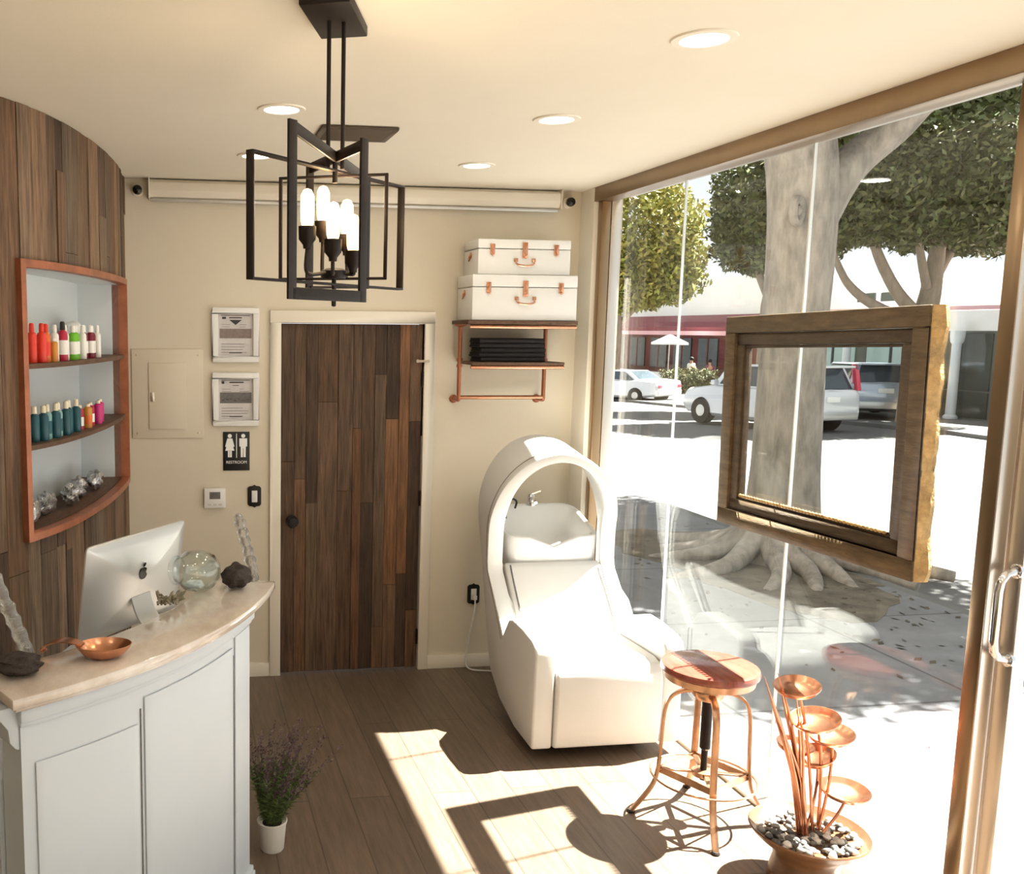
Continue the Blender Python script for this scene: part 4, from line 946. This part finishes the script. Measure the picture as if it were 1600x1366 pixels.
# leaves on crowns
def leaves(mb, n, centres, size, base, spread_, shell=.55, power=2.6, seed=0, jit=.1):
    g = np.random.default_rng(seed); cnt = 0
    vol = np.array([c[3] * c[4] * c[5] for c in centres]); w_ = vol ** .67; w_ /= w_.sum()
    for c, wi in zip(centres, w_):
        k = int(n * wi); d = g.normal(size=(k, 3)); d /= (np.abs(d) ** power).sum(1, keepdims=True) ** (1 / power)
        rad = (shell + (1 - shell) * g.random((k, 1)) ** .6) * (1 + jit * np.sin(d[:, :1] * 9 + c[0]) * np.cos(d[:, 1:2] * 7 + d[:, 2:] * 8 + c[1]))
        p = np.array(c[:3]) + d * rad * np.array(c[3:6])
        a = g.normal(size=(k, 3)); a /= np.linalg.norm(a, axis=1, keepdims=True); b = np.cross(a, g.normal(size=(k, 3))); b /= np.linalg.norm(b, axis=1, keepdims=True)
        sz = size * (.7 + .6 * g.random((k, 1)))
        q = np.stack([p - a * sz, p + b * sz * .45, p + a * sz, p - b * sz * .45], 1).reshape(-1, 3)
        o = len(mb.v); mb.v += q.tolist()
        mb.f += [(o + 4 * i, o + 4 * i + 1, o + 4 * i + 2, o + 4 * i + 3) for i in range(k)]
        kk = 1 + spread_ * (g.random(k) - .5) * 2; mix = g.random(k)
        mb.t += [(base[0] * kk[i] * (1 + .35 * mix[i]), base[1] * kk[i], base[2] * kk[i]) for i in range(k)]
    return mb
def tree(name, lb, base, trunk, branches, crowns, n, size, col, bark, seed, roots=None):
    t = T(name, lb, 'tree', base, 'street trees')
    m = MB(); pts = spline([p[:3] for p in trunk], 6); rs_ = np.interp(np.linspace(0, 1, len(pts)), np.linspace(0, 1, len(trunk)), [p[3] for p in trunk]); m.tube(pts, list(rs_), 18)
    m.build('trunk', bark, t)
    for b in branches:
        m = MB(); pts = spline([p[:3] for p in b], 6); rs_ = np.interp(np.linspace(0, 1, len(pts)), np.linspace(0, 1, len(b)), [p[3] for p in b]); m.tube(pts, list(rs_), 10); m.build('branch', bark, t)
    if roots: roots(t)
    leaves(MB(), n, crowns, size, col, .5, seed=seed).build('crown', M['leaf'], t, smooth=0)
    return t
def near_roots(t):
    rnd = random.Random(2)
    for i in range(13):
        a = 2 * PI * i / 13 + rnd.uniform(-.15, .15); L_ = rnd.uniform(.55, 1.05); m = MB()
        pts = [(5.42 + math.cos(a) * .2, 7.7 + math.sin(a) * .2, .33), (5.42 + math.cos(a) * .38, 7.7 + math.sin(a) * .38, .10), (5.42 + math.cos(a + .15) * (.38 + L_ * .45), 7.7 + math.sin(a + .15) * (.38 + L_ * .45), -.01), (5.42 + math.cos(a + .05) * (.4 + L_), 7.7 + math.sin(a + .05) * (.4 + L_), -.09)]
        m.tube(spline(pts, 6), list(np.linspace(.13, .05, 19)), 10); m.build('root', M['barkg'], t)
    m = MB(); m.tube([(5.185 + .05 * math.cos(2 * PI * i / 24), 7.44 + .02 * math.cos(2 * PI * i / 24), 3.02 + .10 * math.sin(2 * PI * i / 24)) for i in range(24)], .035, 8, closed=True); m.blob((5.20, 7.46, 3.02), .05, 1, .1); m.build('knot', M['barkg'], t)
tree('ficus_tree', 'big pale grey ficus trunk with spreading roots just outside the window', (5.42, 7.7, -.05),
     [(5.43, 7.7, -.1, .40), (5.43, 7.7, .2, .335), (5.43, 7.7, .8, .285), (5.42, 7.7, 2.0, .265), (5.42, 7.7, 3.0, .28), (5.36, 7.75, 3.7, .29), (5.2, 7.9, 4.4, .22), (5.0, 8.2, 5.2, .12)],
     [[(5.5, 7.7, 2.95, .2), (5.85, 7.75, 3.45, .17), (6.4, 7.85, 3.85, .14), (7.0, 8.0, 4.4, .10), (7.5, 8.2, 5.0, .05)], [(5.3, 7.8, 4.2, .15), (5.9, 8.4, 4.8, .10), (6.6, 9.2, 5.2, .05)], [(6.0, 7.75, 3.55, .12), (6.4, 7.2, 4.1, .08), (7.0, 6.7, 4.6, .04)]],
     [(7.3, 8.3, 5.15, 2.2, 3.0, .85), (6.9, 6.75, 5.1, 1.9, 1.55, .6), (8.6, 8.6, 5.3, 1.6, 2.6, .9), (5.6, 8.9, 5.6, 1.4, 2.0, .8), (7.2, 10.6, 5.3, 2.2, 1.6, .9)], 84000, .068, (.05, .08, .02), M['barkg'], 1, near_roots)
tree('ficus_tree', 'clipped ficus with yellow green crown beyond the silver white coupe', (18.4, 38, gz(38)),
     [(18.4, 38, gz(38), .42), (18.4, 38, .2, .34), (18.45, 38, 1.6, .32), (18.4, 38, 2.6, .30), (18.5, 38, 4, .15)],
     [[(18.5, 38, 2.2, .16), (19.3, 38, 3.0, .11), (20.2, 38.2, 3.9, .05)], [(18.3, 38, 2.4, .16), (17.6, 38.1, 3.4, .09), (17.2, 38, 4.2, .05)]],
     [(19.3, 38, 5.9, 2.55, 2.3, 2.4), (19.5, 38, 4.4, 2.5, 2.2, 1.3), (18.8, 38, 3.9, 1.7, 1.8, 1.1)], 26000, .13, (.19, .21, .04), M['barkf'], 2)
tree('ficus_tree', 'clipped ficus crown showing just left of the big near trunk', (17.8, 26, gz(26)),
     [(17.5, 26, gz(26), .36), (17.5, 26, 1.2, .3), (17.5, 26, 2.8, .28), (17.6, 26, 4.2, .14)],
     [[(17.5, 26, 2.9, .15), (17.0, 26, 3.8, .1), (16.8, 26, 4.6, .05)], [(17.6, 26, 2.6, .15), (18.1, 26, 3.5, .1), (18.6, 26, 4.3, .05)]],
     [(17.6, 26, 5.7, 1.75, 2.0, 1.75), (17.5, 26, 4.7, 1.55, 1.9, 1.0)], 20000, .10, (.07, .095, .025), M['barkf'], 3)
def sh(L_, d): return [(p[0] + d,) + tuple(p[1:]) for p in L_]
tree('ficus_tree', 'broad ficus with forking branches behind the hanging wooden frame', (17.9, 20.7, gz(20.7) + .09),
     sh([(16.6, 20.7, gz(20.7) + .09, .36), (16.6, 20.7, 1.0, .30), (16.65, 20.7, 2.2, .28), (16.8, 20.7, 3.0, .23), (16.9, 20.7, 4.4, .15), (16.8, 20.7, 5.6, .08)], 1.3),
     [sh([(16.6, 20.7, 2.35, .18), (15.9, 20.7, 3.0, .14), (15.3, 20.7, 3.9, .11), (14.9, 20.7, 4.9, .07)], 1.3), sh([(16.4, 20.6, 2.3, .14), (15.3, 20.6, 2.65, .12), (14.4, 20.5, 3.2, .09), (13.8, 20.4, 4.1, .05)], 1.3),
      sh([(16.75, 20.7, 3.0, .14), (17.2, 20.7, 3.9, .1), (17.9, 20.7, 4.7, .05)], 1.3), sh([(16.6, 20.6, 3.1, .11), (16.1, 20.4, 4.2, .08), (15.9, 20.3, 5.1, .05)], 1.3)],
     [(15.7, 20.7, 5.4, 2.2, 2.2, 1.4), (18.2, 20.7, 5.5, 2.1, 2.2, 1.5), (17.0, 20.7, 6.5, 2.6, 2.3, 1.6), (19.4, 20.7, 5.1, 1.5, 1.8, 1.2), (15.0, 20.6, 4.75, 1.1, 1.6, .8)], 52000, .095, (.062, .082, .022), M['barkf'], 4)
fl = MB(); rnd = random.Random(6)
for i in range(420):
    x = rnd.gauss(5.3, 1.0); y = rnd.gauss(6.9, 1.1)
    if not (2.7 < x < 5.7) or (math.hypot(x - 5.42, y - 7.7) < .75): continue
    a = rnd.uniform(0, PI); s_ = rnd.uniform(.018, .04); k = rnd.uniform(.5, 1.2); fl.cur = (.07 * k, .055 * k, .035 * k); c = Vector((x, y, -.046)); u_ = Vector((math.cos(a), math.sin(a), .1)) * s_; v_ = Vector((-math.sin(a), math.cos(a), .15)) * s_ * .5
    fl.add([c - u_, c + v_, c + u_, c - v_], [(0, 1, 2, 3)])
fo = fl.build('fallen_leaves', M['leaf'], smooth=0); fo['kind'] = 'stuff'; tag(fo, 'dry brown leaves scattered on the shaded sidewalk round the big trunk', 'leaves')

sp_ = MB(); rnd = random.Random(31); pl_ = []
for i in range(40):
    a = 2 * PI * i / 40; r = 1.25 + .25 * math.sin(a * 3 + 1) + rnd.uniform(-.08, .08); pl_.append((5.15 + r * math.cos(a) * .85 if 5.15 + r * math.cos(a) * .85 < 5.74 else 5.74, 7.6 + r * math.sin(a) * 1.15))
sp_.prism(pl_, lambda x, y: (x, y, -.055), lambda x, y: (x, y, -.0475)); S(sp_.build('ground_soil', mat('dry trodden soil', (96, 88, 76), .95, var=.45, scale=5, bump=.6, bscale=25)))
# ------------------------------------------------------------------ outside: buildings
bg = T('restaurant_building', 'white restaurant building with maroon awning and dark red front across the street', 'building', (28, 48, gz(48)))
FX = 26.0; g0 = gz(48) + .09
MB().box(FX, 38.5, g0, 36, 64, 4.6).build('wall', M['stucco'], bg)
MB().prism([(0, 2.85), (-1.4, 2.25), (-1.4, 2.0), (0, 2.0)], lambda d, z: (FX - .01 + d, 39, z), lambda d, z: (FX - .01 + d, 62, z)).build('awning', M['maroon'], bg, smooth=0)
MB().box(FX - 1.46, 39, 1.86, FX - 1.405, 62, 2.06).build('valance', M['pink'], bg)
MB().box(FX - .06, 39, g0, FX - .01, 62, 1.99).build('shopfront', M['redwall'], bg)
for i in range(9): 
    y = 40 + i * 2.4; f_ = MB().box(FX - .12, y, .1, FX - .061, y + 1.7, 1.7).build('window', M['shopglass'], bg); MB().box(FX - .14, y + .80, .1, FX - .121, y + .9, 1.7).build('mullion', M['redwall'], f_)
MB().box(FX - 2.2, 39, g0, FX - 1.9, 62, g0 + .95).build('planter_wall', M['stucco'], bg)
sb = T('storefront_building', 'low shopfront with pale green windows and white cornice across the street', 'building', (20, 22, gz(22)))
SXF = 20.6; g1 = -.28
MB().box(SXF, 12, g1, 24.3, 30.5, 2.45).build('wall', M['stucco'], sb)
MB().box(SXF - .0015, 12.05, g1, SXF - .0005, 30.4, 2.09).build('shopfront', M['shopfront'], sb)
MB().box(SXF - .25, 12, 2.1, SXF - .001, 30.5, 2.62).build('cornice', M['stucco'], sb); MB().box(SXF - .28, 12, 2.64, SXF + .3, 30.5, 2.74).build('coping', M['pink'], sb)
for i in range(7):
    y = 14 + i * 2.45; f_ = MB().box(SXF - .04, y, .55, SXF - .002, y + 1.95, 2.02).build('window', M['shoppale'] if i >= 4 else M['shopglass'], sb)
    MB().box(SXF - .06, y + .93, .55, SXF - .041, y + 1.02, 2.02).build('mullion', M['dark'], f_)
    MB().box(SXF - .04, y, g1, SXF - .002, y + 1.95, .5).build('stall_riser', M['shopglass'], sb)
for y in (19.4, 21.9, 25.95):
    MB().lathe([(.17, g1), (.17, g1 + .15), (.12, g1 + .2), (.11, 1.75), (.15, 1.8), (.17, 1.95), (.17, 2.09)], (SXF - .55, y, 0), 18).build('column', M['niche'], sb)
ub = T('upper_storey', 'white upper storey with small square windows behind the low shopfront', 'building', (27, 26, gz(22)))
MB().box(24.5, 14, -.5, 34, 37, 4.0).build('wall', M['stucco'], ub)
for y in (29.3, 30.45): MB().box(24.44, y, 3.12, 24.499, y + .85, 3.42).build('window', M['shopglass'], ub)
hg = leaves(MB(), 7000, [(22.3, 38.6, gz(39) + .62, 1.1, .8, .55)], .06, (.10, .12, .05), .5, .7, 6, 5).build('hedge', M['leaf'], smooth=0); tag(hg, 'low clipped hedge behind the person in white', 'hedge')
um = T('patio_umbrella', 'white patio umbrella in front of the dark red restaurant', 'umbrella', (22.9, 41.5, gz(41)))
MB().lathe([(.0, 1.88), (.1, 1.86), (.85, 1.50), (.86, 1.42), (.84, 1.42), (.83, 1.49), (0, 1.83)], (22.9, 41.5, 0), 8).build('canopy', M['shirtw'], um, smooth=0); MB().tube([(22.9, 41.5, gz(41) + .09), (22.9, 41.5, 1.84)], .03, 8).build('pole', M['alu'], um)

# cars
def car(name, lb, loc, rz, L_, Wd, H, paint, style):
    t = T(name, lb, 'car', loc, None, rz); hl = L_ / 2; hw = Wd / 2; r = .33 if style == 'suv' else .30
    if style == 'suv': st = [(-hl, .86, .95, .42), (-hl + .05, .95, 1.0, .35), (-hl + .6, 1, 1.02, .24), (0, 1, 1.0, .22), (hl - 1.15, 1, .98, .22), (hl - .25, .95, .86, .26), (hl, .8, .72, .36)]
    else: st = [(-hl, .84, .80, .36), (-hl + .06, .94, .86, .30), (-hl + .7, 1, .90, .20), (0, 1, .84, .18), (hl - 1.2, 1, .80, .18), (hl - .3, .93, .68, .22), (hl, .76, .56, .32)]
    rows = []
    for (x, f, zt, zb_) in st:
        w_ = hw * f; zm = zb_ + (zt - zb_) * .55
        rows.append([(x, -w_ * .9, zb_), (x, -w_ * .99, zb_ + .08), (x, -w_, zm), (x, -w_ * .95, zt - .06), (x, -w_ * .84, zt), (x, 0, zt + .02), (x, w_ * .84, zt), (x, w_ * .95, zt - .06), (x, w_, zm), (x, w_ * .99, zb_ + .08), (x, w_ * .9, zb_)])
    m = MB(); m.grid(rows, close_v=True); n = 11; m.f.append(tuple(range(n - 1, -1, -1))); m.t.append((1, 1, 1)); k = (len(rows) - 1) * n; m.f.append(tuple(range(k, k + n))); m.t.append((1, 1, 1))
    m.build('body', paint, t, False, smooth=40)
    if style == 'suv': xs = (-hl + .12, -hl + .35, .55, hl - 1.15); zb_ = .97
    else: xs = (-hl + .75, -hl + 1.35, .35, hl - 1.25); zb_ = .83
    zr = H - .02; wb, wt = hw * .90, hw * .72
    cab = [(xs[0], wb, zb_), (xs[3], wb, zb_), (xs[2], wt, zr - .04), (xs[1], wt, zr)]
    m = MB(); P0 = [(x, -w_, z) for x, w_, z in cab] + [(x, w_, z) for x, w_, z in cab]
    m.add(P0, [(0, 1, 2, 3), (7, 6, 5, 4), (0, 4, 5, 1), (1, 5, 6, 2), (2, 6, 7, 3), (3, 7, 4, 0)]); m.build('cabin', paint, t, False, bevel=.04, smooth=40)
    def quad(a, b, c, d, nm, off):
        m = MB(); A_, B_, C__, D__ = map(Vector, (a, b, c, d)); n_ = (B_ - A_).cross(D__ - A_).normalized() * off; ce = (A_ + B_ + C__ + D__) / 4
        q = [ce + (p - ce) * .84 for p in (A_, B_, C__, D__)]; m.add([p - n_ * .3 for p in q] + [p + n_ for p in q], [(3, 2, 1, 0), (4, 5, 6, 7), (0, 1, 5, 4), (1, 2, 6, 5), (2, 3, 7, 6), (3, 0, 4, 7)]); m.build(nm, M['carg'], t, False, smooth=0)
    quad(P0[0], P0[1], P0[2], P0[3], 'side_window', .02); quad(P0[5], P0[4], P0[7], P0[6], 'side_window', .02)
    quad(P0[4], P0[0], P0[3], P0[7], 'rear_window', .02); quad(P0[1], P0[5], P0[6], P0[2], 'windscreen', .02)
    wm = None
    for sx in (-hl + .85, hl - .85):
        for s in (-1, 1):
            w_ = MB().lathe([(r * .62, -.1), (r * .95, -.11), (r, -.07), (r, .07), (r * .95, .11), (r * .62, .1)], (sx, s * (hw - .09), r), 24, (0, 1, 0)).build('wheel', M['tyre'], t, False)
            hbx = MB(); hbx.lathe([(0, .0), (r * .6, .0), (r * .6, .09), (r * .2, .115), (0, .115)], (sx, s * (hw - .09), r), 20, (0, s, 0)); hbx.build('hubcap', M['alu'], w_, False)
    for s in (-1, 1):
        m = MB()
        if style == 'suv': m.obox((-hl + .10, s * (hw - .13), 1.22), (1, 0, .0), (0, 1, 0), (.22, 0, 1), .05, .055, .24)
        else: m.box(-hl - .015, s * (hw - .28) - .12, .60, -hl + .05, s * (hw - .28) + .12, .72)
        m.build('tail_lamp', M['redlens'], t, False, bevel=.015)
        MB().box(hl - .12, s * (hw - .33) - .13, .56, hl + .01, s * (hw - .33) + .13, .68).build('head_lamp', M['alu'], t, False, bevel=.02)
        MB().box(xs[3] - .25, s * (hw + .04) - .07, zb_ + .02, xs[3] - .12, s * (hw + .04) + .07, zb_ + .14).build('wing_mirror', paint, t, False, bevel=.02)
    MB().box(-hl - .05, -hw * .82, .34, -hl + .12, hw * .82, .52).build('rear_bumper', M['carw'] if style != 'suv' else M['alu'], t, False, bevel=.03)
    MB().box(-hl - .03, -.18, .62 if style != 'suv' else .74, -hl + .04, .18, .74 if style != 'suv' else .86).build('number_plate', M['signw'], t, False, bevel=.005)
    if style == 'suv': MB().box(-hl + .02, -hw * .7, H - .06, -hl + .36, hw * .7, H - .01).build('roof_spoiler', paint, t, False, bevel=.02)
    return t
car('parked_coupe', 'low silver white coupe parked across the street near the left tree', (16.9, 34.6, gz(34.6)), math.radians(120), 4.7, 1.85, 1.22, M['carw'], 'sedan')
car('parked_suv', 'white sport utility car seen from behind through the hanging wooden frame', (13.95, 20.75, gz(20.75)), math.radians(100), 3.95, 1.75, 1.55, M['carw'], 'suv')
car('parked_hatchback', 'silver blue hatchback parked right of the white sport utility car', (18.5, 23.3, gz(23.3) + .091), math.radians(68), 4.0, 1.7, 1.5, M['carb'], 'suv')

# two small pedestrians beyond the parked cars
def person(lb, loc, rz, H, shirt, legs_m, hair_m, step):
    t = T('person', lb, 'person', loc, None, rz); s = H / 1.75
    J = {'pel': (0, 0, .95), 'chest': (.02, 0, 1.25), 'neck': (.02, 0, 1.46), 'head': (.03, 0, 1.58), 'crown': (.03, 0, 1.72), 'lh': (0, .09, .92), 'lk': (step * .5, .1, .5), 'la': (step * .6, .1, .08), 'lt': (step * .6 + .16, .1, .04),
         'rh': (0, -.09, .92), 'rk': (-step * .2, -.1, .5), 'ra': (-step * .8, -.1, .10), 'rt': (-step * .8 + .16, -.1, .04), 'ls': (.02, .18, 1.42), 'le': (-.03, .23, 1.14), 'lw': (.06, .24, .9), 'lf': (.10, .24, .8), 'rs': (.02, -.18, 1.42), 're': (-.04, -.23, 1.14), 'rw': (.03, -.24, .9), 'rf': (.07, -.24, .8)}
    R = {'pel': .135, 'chest': .14, 'neck': .055, 'head': .09, 'crown': .07, 'lh': .09, 'lk': .058, 'la': .042, 'lt': .035, 'rh': .09, 'rk': .058, 'ra': .042, 'rt': .035, 'ls': .06, 'le': .042, 'lw': .03, 'lf': .03, 'rs': .06, 're': .042, 'rw': .03, 'rf': .03}
    E = [('pel', 'chest'), ('chest', 'neck'), ('neck', 'head'), ('head', 'crown'), ('pel', 'lh'), ('lh', 'lk'), ('lk', 'la'), ('la', 'lt'), ('pel', 'rh'), ('rh', 'rk'), ('rk', 'ra'), ('ra', 'rt'), ('chest', 'ls'), ('ls', 'le'), ('le', 'lw'), ('lw', 'lf'), ('chest', 'rs'), ('rs', 're'), ('re', 'rw'), ('rw', 'rf')]
    def skinned(nm, keys, edges, grow, m):
        idx = {k: i for i, k in enumerate(keys)}; me = bpy.data.meshes.new(nm); me.from_pydata([tuple(x * s for x in J[k]) for k in keys], [(idx[a], idx[b]) for a, b in edges], []); o = bpy.data.objects.new(nm, me); COL.objects.link(o)
        md = o.modifiers.new('skin', 'SKIN'); md.use_smooth_shade = True
        for i, k in enumerate(keys): v = me.skin_vertices[0].data[i]; v.radius = (R[k] * grow * s,) * 2; v.use_root = (i == 0)
        sb_ = o.modifiers.new('sub', 'SUBSURF'); sb_.levels = 1; sb_.render_levels = 1; me.materials.append(m); o.parent = t; return o
    skinned('body', list(J), E, 1., M['skin'])
    skinned('shirt', ['chest', 'pel', 'neck', 'ls', 'rs', 'le', 're'], [('chest', 'pel'), ('chest', 'neck'), ('chest', 'ls'), ('chest', 'rs'), ('ls', 'le'), ('rs', 're')], 1.14, shirt)
    skinned('trousers', ['pel', 'lh', 'lk', 'la', 'rh', 'rk', 'ra'], [('pel', 'lh'), ('lh', 'lk'), ('lk', 'la'), ('pel', 'rh'), ('rh', 'rk'), ('rk', 'ra')], 1.17, legs_m)
    MB().blob((.015 * s, 0, 1.66 * s), .108 * s, 3, .05, 12, 8, (1, .95, .95)).build('hair', hair_m, t, False)
person('person in white shirt and pale trousers walking beyond the parked coupe', (23.2, 40.0, gz(40) + .09), math.radians(100), 1.6, M['shirtw'], M['khaki'], M['hair'], .22)
person('person in faded purple top walking right of the person in white', (24.4, 40.5, gz(40.5) + .09), math.radians(80), 1.5, M['shirtp'], M['denim'], M['hair'], .15)

# ------------------------------------------------------------------ light
w = bpy.data.worlds.new('World'); SC.world = w; w.use_nodes = True
bgN = w.node_tree.nodes['Background']; bgN.inputs['Color'].default_value = (.93, .965, 1, 1); bgN.inputs['Strength'].default_value = 1.25
sun = bpy.data.lights.new('sun', 'SUN'); sun.energy = 58; sun.angle = math.radians(.6); sun.color = (1, .955, .88)
so = bpy.data.objects.new('sun', sun); COL.objects.link(so); so.location = (10, 6, 12)
so.rotation_euler = Vector((.65, .155, 1)).to_track_quat('Z', 'Y').to_euler()

# ------------------------------------------------------------------ camera
cam = bpy.data.cameras.new('camera'); co = bpy.data.objects.new('camera', cam); COL.objects.link(co)
R = np.array([[0.9897658, -0.01072382, 0.14229781], [-0.14249315, -0.12811447, 0.9814695], [0.00770531, -0.99170141, -0.12833139]])
mw = Matrix.Identity(4)
for i in range(3): mw[i][0] = R[i][0]; mw[i][1] = -R[i][1]; mw[i][2] = -R[i][2]
mw[2][3] = 2.0
co.matrix_world = mw
FP, ppx, ppy = 1468.15, 488.15, 704.64
cam.sensor_fit = 'HORIZONTAL'; cam.sensor_width = 36; cam.lens = FP / 1600 * 36
cam.shift_x = (800 - ppx) / 1600; cam.shift_y = (ppy - 683) / 1600
cam.clip_start = .05; cam.clip_end = 300
SC.camera = co
SC.view_settings.view_transform = 'Standard'; SC.view_settings.look = 'None'; SC.view_settings.gamma = 1; SC.view_settings.exposure = 0.
SC.view_settings.use_curve_mapping = False
